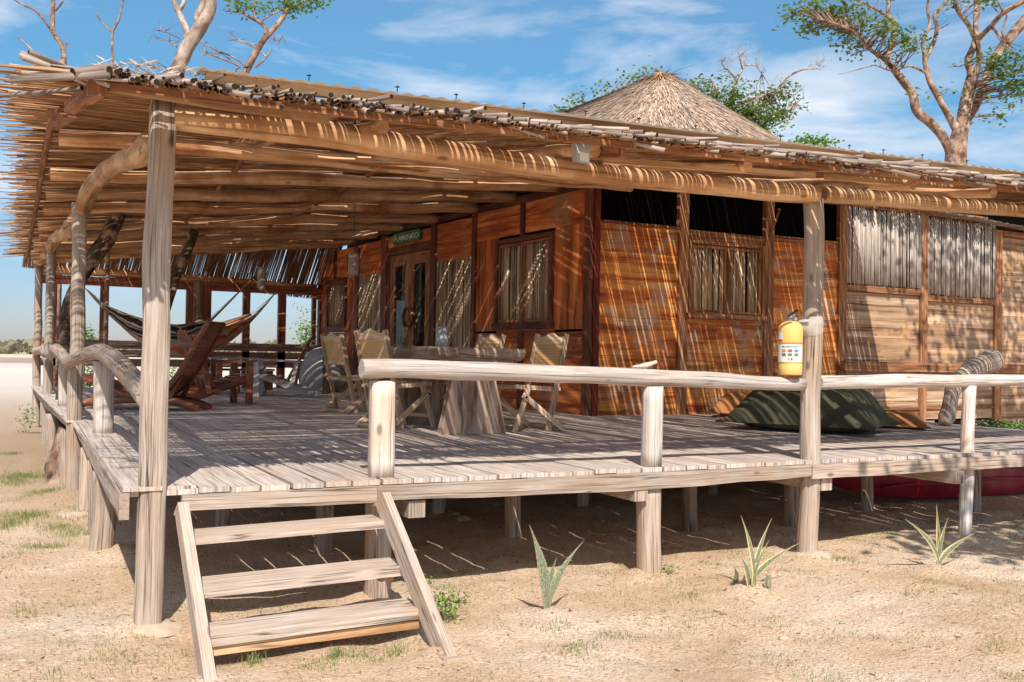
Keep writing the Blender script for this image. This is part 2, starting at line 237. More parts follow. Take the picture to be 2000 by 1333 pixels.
ff=ramp(t,[(0.045,(0,0,0)),(0.075,(1,1,1))]); L(mrr.outputs[0],ff.inputs[0]); 
fx=mix(1.0,fl.outputs[0],gsp.outputs[0],'MULTIPLY'); cur=mix(ff.outputs[0],cur,fx)
L(cur,b.inputs['Base Color'])
bp=N(t,'ShaderNodeBump'); bp.inputs['Strength'].default_value=1.0; bp.inputs['Distance'].default_value=0.028
ba=N(t,'ShaderNodeMath',operation='ADD'); L(nz(9,8,0.75).outputs[0],ba.inputs[0]); L(nz(55,3,0.7).outputs[0],ba.inputs[1]); L(ba.outputs[0],bp.inputs['Height']); L(bp.outputs[0],b.inputs['Normal'])
# translucent corrugated sheet
m=bpy.data.materials.new('corrugated'); m.use_nodes=True; MATS['corrugated']=m; t=m.node_tree; b=t.nodes['Principled BSDF']; b.inputs['Base Color'].default_value=(0.50,0.41,0.32,1); b.inputs['Roughness'].default_value=0.6
tr=N(t,'ShaderNodeBsdfTranslucent'); tr.inputs[0].default_value=(0.6,0.48,0.34,1); ms=N(t,'ShaderNodeMixShader'); ms.inputs[0].default_value=0.3; t.links.new(b.outputs[0],ms.inputs[1]); t.links.new(tr.outputs[0],ms.inputs[2]); t.links.new(ms.outputs[0],t.nodes['Material Output'].inputs[0])
# ---------------------------------------------------------------- mesh helpers
class MB:
    def __init__(s): s.v=[]; s.f=[]; s.uv=[]; s.r=[]; s.sm=[]; s.mi=[]
    def face(s,idx,uvs,r,sm=False,mi=0):
        s.f.append(idx); s.uv.extend(uvs); s.r.append(r); s.sm.append(sm); s.mi.append(mi)
    def box(s,o,a,b,c,grain=0,r=None,mi=0):
        """box from corner o with edge vectors a,b,c; grain runs along edge number grain"""
        o,a,b,c=map(Vector,(o,a,b,c)); E=(a,b,c); Ln=[e.length for e in E]
        if a.cross(b).dot(c)<0: o=o+c; E=(a,b,-c)
        r=random.random() if r is None else r; n0=len(s.v)
        for k in range(8): s.v.append(o+E[0]*(k&1)+E[1]*((k>>1)&1)+E[2]*((k>>2)&1))
        F=[((0,2,3,1),2),((4,5,7,6),2),((0,1,5,4),1),((2,6,7,3),1),((0,4,6,2),0),((1,3,7,5),0)]
        for q,(idx,nx) in enumerate(F):
            ax=[i for i in range(3) if i!=nx]
            if grain in ax: va=grain; ua=[i for i in ax if i!=grain][0]
            else: ua,va=ax
            uvs=[]
            for k in idx:
                l=[(k&1)*Ln[0],((k>>1)&1)*Ln[1],((k>>2)&1)*Ln[2]]
                uvs.append((l[ua]+q*0.37,l[va]))
            s.face([n0+k for k in idx],uvs,r,False,mi)
    def bar(s,p0,p1,w,t,up=(0,0,1),r=None,mi=0):
        """straight board from p0 to p1, w across, t thick along up"""
        p0,p1=Vector(p0),Vector(p1); d=p1-p0; u=Vector(up); sd=d.cross(u).normalized(); u=sd.cross(d).normalized()
        s.box(p0-sd*w/2-u*t/2,d,sd*w,u*t,0,r,mi)
    def tube(s,pts,rad,n=8,sq=0.0,rough=0.0,r=None,caps=True,mi=0,capmi=None,wob=0.0,asp=1.0,up=None,flat_cap=True):
        pts=[Vector(p) for p in pts]; m=len(pts)
        rad=list(rad) if hasattr(rad,'__len__') else [rad]*m
        r=random.random() if r is None else r; sd=random.random()*50
        T=[]
        for i in range(m):
            d=(pts[min(i+1,m-1)]-pts[max(i-1,0)]); T.append(d.normalized())
        a=Vector(up) if up is not None else (Vector((0,0,1)) if abs(T[0].z)<0.9 else Vector((1,0,0)))
        n0=len(s.v); L=0; Ls=[]
        for i in range(m):
            if i: L+=(pts[i]-pts[i-1]).length
            Ls.append(L)
            a=(a-T[i]*a.dot(T[i])).normalized(); b=T[i].cross(a)
            c=pts[i]
            if wob: c=c+a*(noise.noise(Vector((L*1.7,sd,0)))*wob)+b*(noise.noise(Vector((L*1.7,0,sd)))*wob)
            for k in range(n):
                th=2*math.pi*(k+0.5)/n; cs,sn=math.cos(th),math.sin(th)
                q=1.0
                if sq: q=1/(max(abs(cs),abs(sn)))*sq+(1-sq)
                rr=rad[i]*q
                if rough: rr*=1+rough*noise.noise(Vector((cs*1.3+sd,sn*1.3,L*2.2)))+rough*0.5*noise.noise(Vector((cs*3+sd,sn*3,L*7)))
                s.v.append(c+a*(cs*rr*asp)+b*(sn*rr))
        av=sum(rad)/m
        for i in range(m-1):
            for k in range(n):
                k2=(k+1)%n; A=n0+i*n+k; B=n0+i*n+k2; C=n0+(i+1)*n+k2; D=n0+(i+1)*n+k
                u0=2*math.pi*av*k/n; u1=2*math.pi*av*(k+1)/n
                s.face([A,B,C,D],[(u0,Ls[i]),(u1,Ls[i]),(u1,Ls[i+1]),(u0,Ls[i+1])],r,n>4,mi)
        if caps:
            cm=mi if capmi is None else capmi
            for e,base in ((0,n0),(1,n0+(m-1)*n)):
                idx=[base+k for k in range(n)]
                if e==0: idx=idx[::-1]
                s.face(idx,[(math.cos(2*math.pi*k/n)*av,math.sin(2*math.pi*k/n)*av*0.3) for k in range(n)],r,False,cm)
    def quad(s,a,b,c,d,r=None,uvs=None,mi=0,sm=False):
        n0=len(s.v); s.v+= [Vector(a),Vector(b),Vector(c),Vector(d)]
        s.face([n0,n0+1,n0+2,n0+3],uvs or [(0,0),(1,0),(1,1),(0,1)],random.random() if r is None else r,sm,mi)
    def tri(s,a,b,c,r=None,mi=0):
        n0=len(s.v); s.v+= [Vector(a),Vector(b),Vector(c)]
        s.face([n0,n0+1,n0+2],[(0,0),(1,0),(0.5,1)],random.random() if r is None else r,False,mi)
    def grid(s,f,nu,nv,r=None,su=1,sv=1,mi=0,sm=True,closed_u=False):
        n0=len(s.v); r=random.random() if r is None else r
        for j in range(nv+1):
            for i in range(nu+1): s.v.append(Vector(f(i/nu,j/nv)))
        for j in range(nv):
            for i in range(nu):
                A=n0+j*(nu+1)+i
                s.face([A,A+1,A+nu+2,A+nu+1],[(i/nu*su,j/nv*sv),((i+1)/nu*su,j/nv*sv),((i+1)/nu*su,(j+1)/nv*sv),(i/nu*su,(j+1)/nv*sv)],r,sm,mi)
    def lathe(s,c,prof,n=24,ax=(0,0,1),r=None,mi=0,sx=(1,0,0)):
        c=Vector(c); ax=Vector(ax).normalized(); X=Vector(sx); X=(X-ax*X.dot(ax)).normalized(); Y=ax.cross(X)
        s.grid(lambda u,v: c+ax*prof[min(int(round(v*(len(prof)-1))),len(prof)-1)][1]+(X*math.cos(2*math.pi*u)+Y*math.sin(2*math.pi*u))*prof[min(int(round(v*(len(prof)-1))),len(prof)-1)][0],n,len(prof)-1,r,mi=mi)
    def build(s,name,mats,parent=None,label=None,loc=None):
        me=bpy.data.meshes.new(name); o=bpy.data.objects.new(name,me); COL.objects.link(o)
        inv=None
        if parent is not None:
            o.parent=parent; off=Vector(parent['_o']) if '_o' in parent.keys() else Vector((0,0,0))
        else: off=Vector(loc) if loc is not None else Vector((0,0,0)); o.location=off
        me.from_pydata([tuple(v-off) for v in s.v],[],s.f)
        ul=me.uv_layers.new(name='UVMap'); ul.data.foreach_set('uv',np.array(s.uv,dtype=np.float32).ravel())
        at=me.attributes.new('rnd','FLOAT','FACE'); at.data.foreach_set('value',np.array(s.r,dtype=np.float32))
        me.polygons.foreach_set('use_smooth',np.array(s.sm,dtype=bool)); me.polygons.foreach_set('material_index',np.array(s.mi,dtype=np.int32))
        for q in (mats if isinstance(mats,(list,tuple)) else [mats]): me.materials.append(MATS[q])
        if label: o['label']=label
        o['_o']=[float(q) for q in off]; me.update(); return o
ORG={}
def thing(name,label,cat,loc=(0,0,0),group=None,kind=None):
    o=bpy.data.objects.new(name,None); COL.objects.link(o); o.location=loc; o.empty_display_size=0.1
    if label: o['label']=label
    if cat: o['category']=cat
    if group: o['group']=group
    if kind: o['kind']=kind
    o['_o']=[float(q) for q in loc]
    return o
def tag(o,label,cat,group=None,kind=None):
    o['label']=label; o['category']=cat
    if group: o['group']=group
    if kind: o['kind']=kind
    return o
def lerp(a,b,t): return a+(b-a)*t
def path(keys,n=12):
    """catmull-rom through key points"""
    K=[Vector(k) for k in keys]; K=[K[0]*2-K[1]]+K+[K[-1]*2-K[-2]]; out=[]
    for i in range(1,len(K)-2):
        for j in range(n):
            t=j/n; a,b,c,d=K[i-1:i+3]
            out.append(0.5*((2*b)+(c-a)*t+(2*a-5*b+4*c-d)*t*t+(3*b-a-3*c+d)*t*t*t))
    out.append(K[-2]); return out
def seg(p0,p1,step=0.1):
    p0,p1=Vector(p0),Vector(p1); n=max(2,int((p1-p0).length/step)); return [p0.lerp(p1,i/n) for i in range(n+1)]
GZ=-0.755
#SETTING
# ---------------------------------------------------------------- ground
BASES=[(.02,.03),(1.36,.11),(3.35,.05),(4.89,.05),(6.72,.06),(-.08,5.33),(-.03,2.2),(-.02,4.1),(1.30,-1.1),(.16,-1.0),(2.15,-.62),(3.68,-.67),(5.4,-.71),(1.43,1.49),(3.02,1.49)]
def gh(x,y):
    f=max(0,1-max(0,abs(x-5)-16)/12)*max(0,1-max(0,abs(y-2)-14)/12)
    mo=0
    for bx_0,by_0 in BASES:
        d2=(x-bx_0)**2+(y-by_0)**2
        if d2<.5: mo=max(mo,.045*math.exp(-d2/.035)*(1+.8*noise.noise(Vector((x*6,y*6,9)))))
    h=mo+0.05*noise.noise(Vector((x*0.5,y*0.5,1)))+0.028*noise.noise(Vector((x*1.7,y*1.7,4)))+0.022*noise.noise(Vector((x*4.2,y*4.2,7)))+0.006*noise.noise(Vector((x*14,y*14,2)))
    return GZ-0.0+h*f
def axis(a,b,lo,hi,step,far):
    c=list(np.arange(a,b,step)); s=step; x=a
    L=[]; 
    while x>lo: s*=1.22; x-=s; L.append(x)
    s=step; x=c[-1]; Rr=[]
    while x<hi: s*=1.22; x+=s; Rr.append(x)
    return L[::-1]+c+Rr
xs=axis(-3.5,9,-1500,1500,0.06,0); ys=axis(-4.2,3.2,-300,1500,0.06,0)
verts=[(x,y,gh(x,y)) for y in ys for x in xs]; nx=len(xs)
faces=[(j*nx+i,j*nx+i+1,(j+1)*nx+i+1,(j+1)*nx+i) for j in range(len(ys)-1) for i in range(nx-1)]
me=bpy.data.meshes.new('ground'); me.from_pydata(verts,[],faces); me.materials.append(MATS['sand'])
me.polygons.foreach_set('use_smooth',np.ones(len(faces),dtype=bool)); go=bpy.data.objects.new('ground',me); COL.objects.link(go)
go['kind']='structure'
# ---------------------------------------------------------------- far scrub
mb=MB(); rs=random.Random(3)
for k in range(5200):
    x=rs.uniform(-120,240); y=rs.uniform(225,262); hgt=1.5+1.9*max(0,noise.noise(Vector((x*0.06,y*0.05,0)))+0.35)+rs.random()*0.8
    z=GZ+rs.random()**0.8*hgt; s_=rs.uniform(0.4,1.1)
    c=Vector((x,y,z)); a=Vector((rs.gauss(0,1),rs.gauss(0,1),rs.gauss(0,1))).normalized()*s_; b_=a.orthogonal().normalized()*s_*rs.uniform(.5,1)
    mb.quad(c-a-b_,c+a-b_,c+a+b_,c-a+b_,rs.random())
o=mb.build('scrub','scrub'); tag(o,'low grey green scrub along the far edge of the flat sand','scrub',kind='stuff')
# ================================================================ DECK
deck=thing('deck','raised timber deck of weathered grey planks on short piles','deck',(0,0,0))
rs=random.Random(11)
mb=MB(); x=-0.10
while x<9.8:
    wd=rs.uniform(0.165,0.215); y1=15.15 if x<6.0 else 5.3
    y=-0.03+rs.uniform(-0.012,0.008); cut=rs.uniform(2.6,5.5)
    while y<y1:
        ye=min(y1,y+cut); dz=rs.uniform(-0.004,0.003)
        mb.box((x,y,-0.032+dz),(wd-rs.choice([.008,.012,.018]),rs.uniform(-.004,.004),rs.uniform(-.002,.002)),(0,ye-y-0.006,0),(0,0,0.03),1,rs.random())
        y=ye; cut=rs.uniform(3.2,5.5)
    x+=wd
# split left edge boards, lifted a little above the field
mb.box((-0.135,-0.07,0.0),(0.20,0,0),(0.06,5.3,0),(0,0,0.022),1,0.31); mb.box((0.075,-0.03,-0.002),(0.17,0,0),(0.05,5.25,0),(0,0,0.018),1,0.67)
mb.box((-0.16,5.26,0.0),(0.24,0,0),(-0.16,9.9,0),(0,0,0.02),1,0.9)
mb.build('decking','deck_wood',deck)
def plank(name,pts,h,t,mat,parent,top,bow=0.0,r=None):
    """fascia: list of (x,y) plan points with top height and depth"""
    mb=MB(); p0,p1=Vector((*pts[0],0)),Vector((*pts[1],0)); d=p1-p0; L=d.length; n=Vector((d.y,-d.x,0)).normalized(); k=max(3,int(L/0.35)); r=random.random() if r is None else r
    sd=rs.uniform(0,50); rings=[]
    for i in range(k+1):
        q=p0+d*(i/k); a=top(i/k)+0.004*noise.noise(Vector((i*0.9,sd,0))); b_=a-h(i/k)+0.008*noise.noise(Vector((i*0.7,0,sd)))
        w0=0.004*noise.noise(Vector((0,i*0.8,sd)))
        rings.append([q+n*(t+w0)+Vector((0,0,a)),q+n*(t+w0)+Vector((0,0,b_)),q+Vector((0,0,b_)),q+Vector((0,0,a))])
    for i in range(k):
        A,B=rings[i],rings[i+1]; l0,l1=L*i/k,L*(i+1)/k
        for j in range(4):
            j2=(j+1)%4; mb.quad(A[j],A[j2],B[j2],B[j],r,[(j*.12,l0),(j*.12+.11,l0),(j*.12+.11,l1),(j*.12,l1)])
    mb.quad(*rings[0][::-1],r); mb.quad(*rings[-1],r)
    return mb.build(name,mat,parent)
plank('fascia_board',[(0.17,-0.008),(1.29,-0.008)],lambda t:0.085+0.01*t,0.055,'post_wood',deck,lambda t:-0.035)
plank('fascia_board',[(1.295,-0.008),(4.80,-0.008)],lambda t:0.085+0.03*math.sin(t*3.1),0.05,'post_wood',deck,lambda t:-0.035)
plank('fascia_board',[(4.805,-0.008),(8.6,-0.008)],lambda t:0.11-0.01*t,0.055,'grey_wood',deck,lambda t:-0.034)
def lf(t):
    return 0.145-0.055*t
plank('edge_beam',[(-0.02,5.25),(-0.10,-0.065)],lambda t:0.09+0.05*t,0.05,'grey_wood',deck,lambda t:-0.004)
plank('edge_beam',[(-0.19,15.1),(-0.06,5.28)],lambda t:0.13+0.03*math.sin(t*5),0.05,'grey_wood',deck,lambda t:-0.004)
for i,(jx,yy) in enumerate([(1.56,-.03),(3.22,-.05),(5.0,-0.02),(6.42,-.12),(8.0,-.06)]):
    mb=MB(); mb.box((jx-0.055,yy,-0.245 if i!=1 else -.23),(0.11,0,0),(0.0,5.2,0),(0,0,0.105),1,rs.random()); mb.build('joist','grey_wood',deck)
for yy in (2.2,4.2,6.1,9.0,12):
    mb=MB(); mb.box((0.0,yy-.05,-0.2),(5.6,0,0),(0,0.1,0),(0,0,0.12),0,rs.random()); mb.build('joist','grey_wood',deck)
# piles
def log(name,pts,rad,mat,parent=None,n=14,rough=0.10,wob=0.015,step=0.09,sq=0.0,asp=1.0,up=None,label=None,loc=None,capmi=None,ncat=None):
    K=path(pts,max(2,int(sum((Vector(pts[i+1])-Vector(pts[i])).length for i in range(len(pts)-1))/(len(pts)-1)/step))) if len(pts)>2 else seg(pts[0],pts[1],step)
    if hasattr(rad,'__len__'):
        m=len(K); rad=[np.interp(i/(m-1),np.linspace(0,1,len(rad)),rad) for i in range(m)]
    mb=MB(); mb.tube(K,rad,n=n,rough=rough,wob=wob,sq=sq,asp=asp,up=up); return mb.build(name,mat,parent,label,loc)
piles=[((1.36,0.11),.075,'squared grey pile behind the right side of the stair',.6),((3.35,0.05),.077,'thick front pile below the middle rail post, left of two',.6),
 ((1.43,1.49),.062,'short brown pile seen between the top and middle treads',.5),((3.02,1.49),.062,'slim pale pile second row back, behind the leftmost snake plant',.2),((4.71,1.32),.062,'slim pile in shade between the middle rail post and tall post',.2),
 ((2.92,2.74),.06,'far short pile right of the stair in deep shade',.2),((4.52,2.78),.058,'far pile in shade left of the middle front pile',.2),((0.95,2.8),.058,'far leaning pale pile seen above the top tread',.2),
 ((6.25,2.9),.055,'far pile in deep shade left of the tall post',.1),((5.75,1.15),.06,'square pile just left behind the tall round post',.6),((7.05,1.45),.058,'round pile right of the tall post before the red kayak',.1),((8.1,1.0),.055,'dark pile leaning against the red kayak',.1),
 ((-0.03,2.2),.085,'wide split pile with a creeper on the left side',.4),((-0.02,4.1),.07,'split pile with dark crack below the far rail post',.4),((-0.1,6.3),.07,'pale pile beside the root stump on the left side',.2),((-0.16,9.2),.07,'distant left pile next to the tree roots',.2),((-0.05,3.0),.05,'thin pile squeezed between two thick ones at left',.3)]
for (px,py),r_,lb,sq in piles:
    ln=rs.uniform(-.03,.03)
    o=log('deck_pile',[(px+ln,py,GZ-0.12),(px,py,-0.15 if py>0.2 else -0.128)],[r_*1.05,r_],'grey_wood',n=16,rough=.12,wob=.012,sq=sq,loc=(px,py,GZ))
    tag(o,lb,'pile','piles under the deck')
# ---------------------------------------------------------------- veranda posts
def post(x,y,z1,r_,lb,sq=0,asp=1,mat='post_wood',lean=(0,0),n=20,rough=.09,cats='post'):
    o=log('veranda_post',[(x,y,GZ-0.12),(x+lean[0],y+lean[1],z1)],[r_*1.05,r_,r_*.97],mat,n=n,rough=rough,wob=.02,sq=sq,asp=asp,up=(0,1,0),loc=(x,y,GZ)); tag(o,lb,cats,'posts carrying the veranda roof')
    return o
post(0.02,0.0,2.115,0.071,'thick split squarish corner post beside the stair',sq=.55,asp=.85,rough=.11)
post(-0.08,5.33,2.26,0.072,'round grey post second from the corner on the left side')
post(-0.14,11.6,2.34,0.072,'round post third from the corner on the left side')
post(-0.23,14.95,2.3,0.07,'farthest round post at the back left corner')
post(4.89,0.05,2.04,0.077,'tall round post holding the yellow fire extinguisher')
# ---------------------------------------------------------------- railings
ra=thing('railing','pale log handrail in front of the dining table','railing',(1.3,0,0),'log handrails round the deck')
log('top_rail',[P(706,721,'Y',0.04),P(900,724,'Y',0.04),P(1250,737,'Y',0.04),P(1400,744,'Y',0.04),P(1568,751,'Y',0.04)],[.058,.061,.06,.058,.05],'pale_wood',ra,n=18,rough=.10,wob=.008)
log('rail_post',[(1.37,0.10,0),(1.36,0.09,0.595)],.074,'pale_wood',ra,n=18,rough=.05,wob=.004,sq=.8,asp=.75,up=(0,1,0))
log('rail_post',[(3.38,0.06,0),(3.37,0.04,0.565)],.068,'pale_wood',ra,n=18,rough=.06,wob=.004,sq=.5,asp=.9,up=(0,1,0))
ra=thing('railing','thinner cracked log handrail before the reed screened wall','railing',(5.0,0,0),'log handrails round the deck')
log('top_rail',[P(1598,748,'Y',0.05),P(1750,745,'Y',0.05),P(1900,744,'Y',0.05),(7.4,.05,.625),(9.6,.05,.62)],[.055,.058,.055,.05,.05],'pale_wood',ra,n=18,rough=.08,wob=.008)
log('rail_post',[(6.72,0.06,GZ-.1),(6.75,0.05,0.575)],.056,'pale_wood',ra,n=16,rough=.08,wob=.01)
ra=thing('railing','curved bark log handrail arching left of the corner post','railing',(0,1,0),'log handrails round the deck')
log('top_rail',[(0.0,.05,.50),(.03,1.06,.56),(.03,2.2,.66),(0,3.4,.73),(-.05,4.4,.70),(-.17,5.25,.60)],[.068,.072,.074,.072,.064,.062],'grey_wood',ra,n=18,rough=.08,wob=.01)
log('rail_post',[(.06,3.64,0),(.05,3.6,.655)],.086,'pale_wood',ra,n=20,rough=.08,wob=.006,sq=.2)
ra=thing('railing','knotty log handrail beyond the second post on the left','railing',(-.1,8,0),'log handrails round the deck')
log('top_rail',[(-.12,5.45,.60),(-.1,6.6,.62),(-.16,8.2,.74),(-.13,9.8,.68),(-.2,11.4,.66)],[.06,.065,.075,.07,.06],'grey_wood',ra,n=14,rough=.14,wob=.02)
log('rail_post',[(-.06,8.1,0),(-.06,8.1,.69)],.07,'pale_wood',ra,n=16,rough=.1)
ra=thing('railing','distant handrail stub between the last two left posts','railing',(-.2,13,0),'log handrails round the deck')
log('top_rail',[(-.18,11.7,.68),(-.17,13,.72),(-.27,14.8,.70)],.07,'grey_wood',ra,n=12,rough=.12,wob=.03)
# ---------------------------------------------------------------- stair
st=thing('stair','three step plank stair with slanting weathered side boards','stair',(0.7,-0.5,GZ))
def stringer(x,y0,z0,y1,z1,w0,w1,t):
    mb=MB(); r=rs.random(); pr=[]
    K=14
    for i in range(K+1):
        f=i/K; yc=lerp(y0,y1,f); zc=lerp(z0,z1,f); w=lerp(w0,w1,f)+.006*noise.noise(Vector((i*.6,x*9,0)))
        pr.append((yc-w*.82,zc-w*0.25,yc+w*.1,zc+w*0.55 if i else zc+w*.2))
    L=0
    for i in range(K):
        a=pr[i]; b_=pr[i+1]; dl=math.hypot(b_[0]-a[0],b_[1]-a[1])
        A=[Vector((x-t/2,a[0],a[1]-.0)),Vector((x+t/2,a[0],a[1])),Vector((x+t/2,a[2],a[3]-w0*1.0)),Vector((x-t/2,a[2],a[3]-w0*1.0))]
        B=[Vector((x-t/2,b_[0],b_[1])),Vector((x+t/2,b_[0],b_[1])),Vector((x+t/2,b_[2],b_[3]-w0*1.0)),Vector((x-t/2,b_[2],b_[3]-w0*1.0))]
        for j in range(4):
            j2=(j+1)%4; mb.quad(A[j],B[j],B[j2],A[j2],r,[(j*.2,L),(j*.2,L+dl),(j*.2+.16,L+dl),(j*.2+.16,L)])
        if i==0: mb.quad(*A,r)
        if i==K-1: mb.quad(*B[::-1],r)
        L+=dl
    return mb.build('stringer','post_wood',st)
stringer(0.16,-0.02,-0.01,-1.02,GZ-0.02,.17,.17,.055)
stringer(1.30,-0.02,-0.005,-1.12,GZ-0.01,.20,.22,.05)
for (yc,zz,th,dx) in ((-.10,-.235,.042,-.03),(-.36,-.445,.055,0.0),(-.65,-.615,.05,.0)):
    mb=MB(); mb.box((0.19,yc-.13,zz-th),(1.125+dx,0,0.02),(0,0.25,0),(0,0,th),0,rs.random()); mb.build('tread','post_wood',st)
mb=MB(); mb.box((0.19,-.76,-.715),(1.1,0,0.012),(0,0.03,0),(0,0,.045),0,rs.random()); mb.build('riser_batten','tan_wood',st)
for zz,yy in ((-.69,-.70),(-.52,-.42)):
    for xx in (.185,1.19):
        mb=MB(); mb.box((xx,yy,zz),(.08,0,0),(0,.16,0),(0,0,.04),1,rs.random()); mb.build('cleat','brown_wood',st)
mb=MB(); mb.box((1.25,-1.22,GZ-.02),(.17,.02,0),(-.02,.14,0),(0,0,.04),0); o=mb.build('wood_block','grey_wood',None,loc=(1.3,-1.15,GZ)); tag(o,'small half buried wood offcut under the right foot of the stair','offcut')
for (cx,cy,rr,lb) in ((0.03,-0.02,.19,'pale concrete footing at the base of the corner post'),(4.9,-0.0,.15,'pale concrete footing at the base of the tall round post'),(-.12,4.0,.17,'pale flat footing stone beside the split pile on the left')):
    mb=MB(); g0=gh(cx,cy)
    mb.grid(lambda u,v: (cx+math.cos(u*6.2832)*rr*v*(1+.22*noise.noise(Vector((math.cos(u*6.2832)*1.2,math.sin(u*6.2832)*1.2,cx)))),cy+math.sin(u*6.2832)*rr*v*.8*(1+.2*noise.noise(Vector((math.cos(u*6.28)*1.2,math.sin(u*6.28)*1.2,cy+3)))),g0+.012*(1-v**5)-.03*v**5+.008*noise.noise(Vector((u*5,v*4,1)))),24,8); o=mb.build('footing','concrete',None,loc=(cx,cy,g0)); tag(o,lb,'footing')
# ================================================================ ROOF
roof=thing('reed_roof','long low veranda roof of reeds laid on crooked log rafters','roof',(0,0,0))
def zF(x,y): return 1.988+0.023*max(-1,min(x,9))+0.165*(y+0.9)
def zL(x,y): return 2.755+0.073*(x+0.4)-0.031*max(0,y-4)*max(0,1-(x+.4)/6.2)+0.02*noise.noise(Vector((x*.4,y*.5,0)))
def wallx(y): return 6.03-0.0728*(y-5.18)
def zR(x,y):
    z=min(zF(x,y),zL(x,y))
    return z
rr=random.Random(5)
# X reeds on the left part
def reedlayer(mb,y0,y1,sp,rmin,rmax,miss,dz,xlo,xhi,over=0.2):
    y=y0
    while y<y1:
        r=rr.uniform(rmin,rmax); hi=xhi(y); x=xlo+rr.gauss(0,.09) - (rr.random()<.12)*rr.uniform(.05,.3)
        while x<hi:
            ln=rr.uniform(0.9,2.6); xe=min(hi,x+ln)
            if rr.random()>miss and xe-x>.1:
                sl=rr.gauss(0,.006); k=max(2,int((xe-x)/0.55)); pts=[]
                jz=rr.uniform(0,.006)+dz
                for i in range(k+1):
                    xx=lerp(x,xe,i/k); yy=y+sl*(xx-x)+.004*noise.noise(Vector((xx*2,y*9,3))); droop=0
                    if xx<-.35: droop=-(xx+.35)**2*.12*rr.uniform(.2,1.2)*(1 if rr.random()<.5 else -1)
                    pts.append((xx,yy,zR(xx,yy)+jz+droop+.004*noise.noise(Vector((xx*2,y*9,8)))))
                rad=[r]*len(pts)
                if x<-.3: rad[0]=r*.45
                mb.tube(pts,rad,n=5,r=rr.random(),caps=False)
            if xe>=hi: break
            x=xe-rr.uniform(0,.05)
        y+=sp*rr.uniform(.8,1.25)
mb=MB()
hiA=lambda y: (y+.5 if y+.5<5.9 else (wallx(y)+.35 if y>5.18 else 5.9))
reedlayer(mb,-.86,14.0,.0225,.0095,.0125,.15,0.0,-.62,hiA)
mb.build('reed_layer','reed_brown',roof)
mb=MB(); reedlayer(mb,-.87,14.0,.0245,.010,.014,.52,0.021,-.60,lambda y:hiA(y)+.3); mb.build('reed_layer','reed_grey',roof)
# Y reeds on the front slope
def reedY(mb,x0,x1,sp,rmin,rmax,miss,dz,ylo,yhi,zf=None,n=5,deep=.42):
    zf=zf or zR
    x=x0
    while x<x1:
        r=rr.uniform(rmin,rmax); hi=yhi(x); y=ylo+rr.gauss(0,.04)
        while y<hi:
            ln=rr.uniform(.8,2.4) if y>.8 else rr.uniform(.7,1.8); ye=min(hi,y+ln)
            if rr.random()>(miss if y<2.2 else miss*deep) and ye-y>.08:
                sl=rr.gauss(0,.008); k=max(2,int((ye-y)/.55)); jz=rr.uniform(0,.006)+dz
                pts=[(x+sl*(lerp(y,ye,i/k)-y),lerp(y,ye,i/k),zf(x,lerp(y,ye,i/k))+jz) for i in range(k+1)]
                mb.tube(pts,r,n=n,r=rr.random(),caps=False)
            if ye>=hi: break
            y=ye-rr.uniform(0,.05)
        x+=sp*rr.uniform(.8,1.25)
hiB=lambda x: max(-.55,min(x-.45,6.3))
mb=MB(); reedY(mb,-.42,10.7,.0225,.0095,.0125,.22,0.0,-.82,hiB); mb.build('reed_layer','reed_brown',roof)
mb=MB(); reedY(mb,-.42,10.7,.0245,.010,.014,.58,0.021,-.80,lambda x:hiB(x)+.2); mb.build('reed_layer','reed_grey',roof)
# far slope beyond the last rafter
zB=lambda x,y: lerp(zL(x,14.0)-.0,2.335-.012*x,(y-14.0)/1.0)
mb=MB(); reedY(mb,-.5,5.5,.0225,.010,.0135,.11,0.0,13.95,lambda x:15.35,zB); mb.build('reed_layer','reed_brown',roof)
mb=MB(); reedY(mb,-.5,5.5,.027,.010,.013,.38,0.021,13.95,lambda x:15.4,zB); mb.build('reed_layer','reed_grey',roof)
# eave canes, dark caps paint the shade inside the open ends
rc=random.Random(21); mb=MB(); mbb=MB()
x=-.38
while x<9.5:
    t=min(1,max(0,(x-0.6)/3.0)); ang=R_(rc.gauss(lerp(4,50,t),lerp(16,22,t))); ln=rc.uniform(.22,lerp(.42,.66,t)); r=rc.uniform(.007,.0145)
    e=Vector((x,-.86+rc.gauss(0,.06),0)); d=Vector((-math.sin(ang),math.cos(ang),0)); s_=e+d*ln
    lay=rc.choice([0.02,.035,.05]); e.z=zF(e.x,e.y)+lay+rc.gauss(0,.008)-.015; s_.z=zF(s_.x,s_.y)+lay*0.6+.012; 
    if rc.random()<.2: e.z+=rc.uniform(.01,.05)
    if rc.random()<.05: e.z-=rc.uniform(.03,.07)
    mb.tube(seg(s_,e,.15),r,n=9,r=rc.random(),caps=True,capmi=1,rough=.06,wob=.006)
    x+=lerp(.021,.024,t)*rc.uniform(.4,1.6)
# loose long canes at the left corner
for (a,b_,r) in ((P(200,172,'Y',-.7),P(40,108,'Y',-.6),.021),(P(215,168,'Y',-.8),P(45,118,'Y',-.75),.012),(P(180,150,'Y',-.8),P(45,140,'Y',-.5),.008),(P(225,132,'Y',-.8),P(142,143,'Y',-.9),.020),(P(215,145,'Y',-.9),P(20,158,'Y',-.85),.018),(P(250,160,'Y',-.85),P(42,142,'Y',-.8),.008),(P(160,172,'Y',-.6),P(-20,186,'Y',-.2),.011),(P(190,160,'Y',-.6),P(55,103,'Y',-.7),.012)):
    mb.tube(seg(a,b_,.12),r,n=9,r=rc.random(),caps=True,capmi=1,rough=.1,wob=.012)
mb.build('eave_canes',['reed_grey','shade_bolt_dark'],roof)
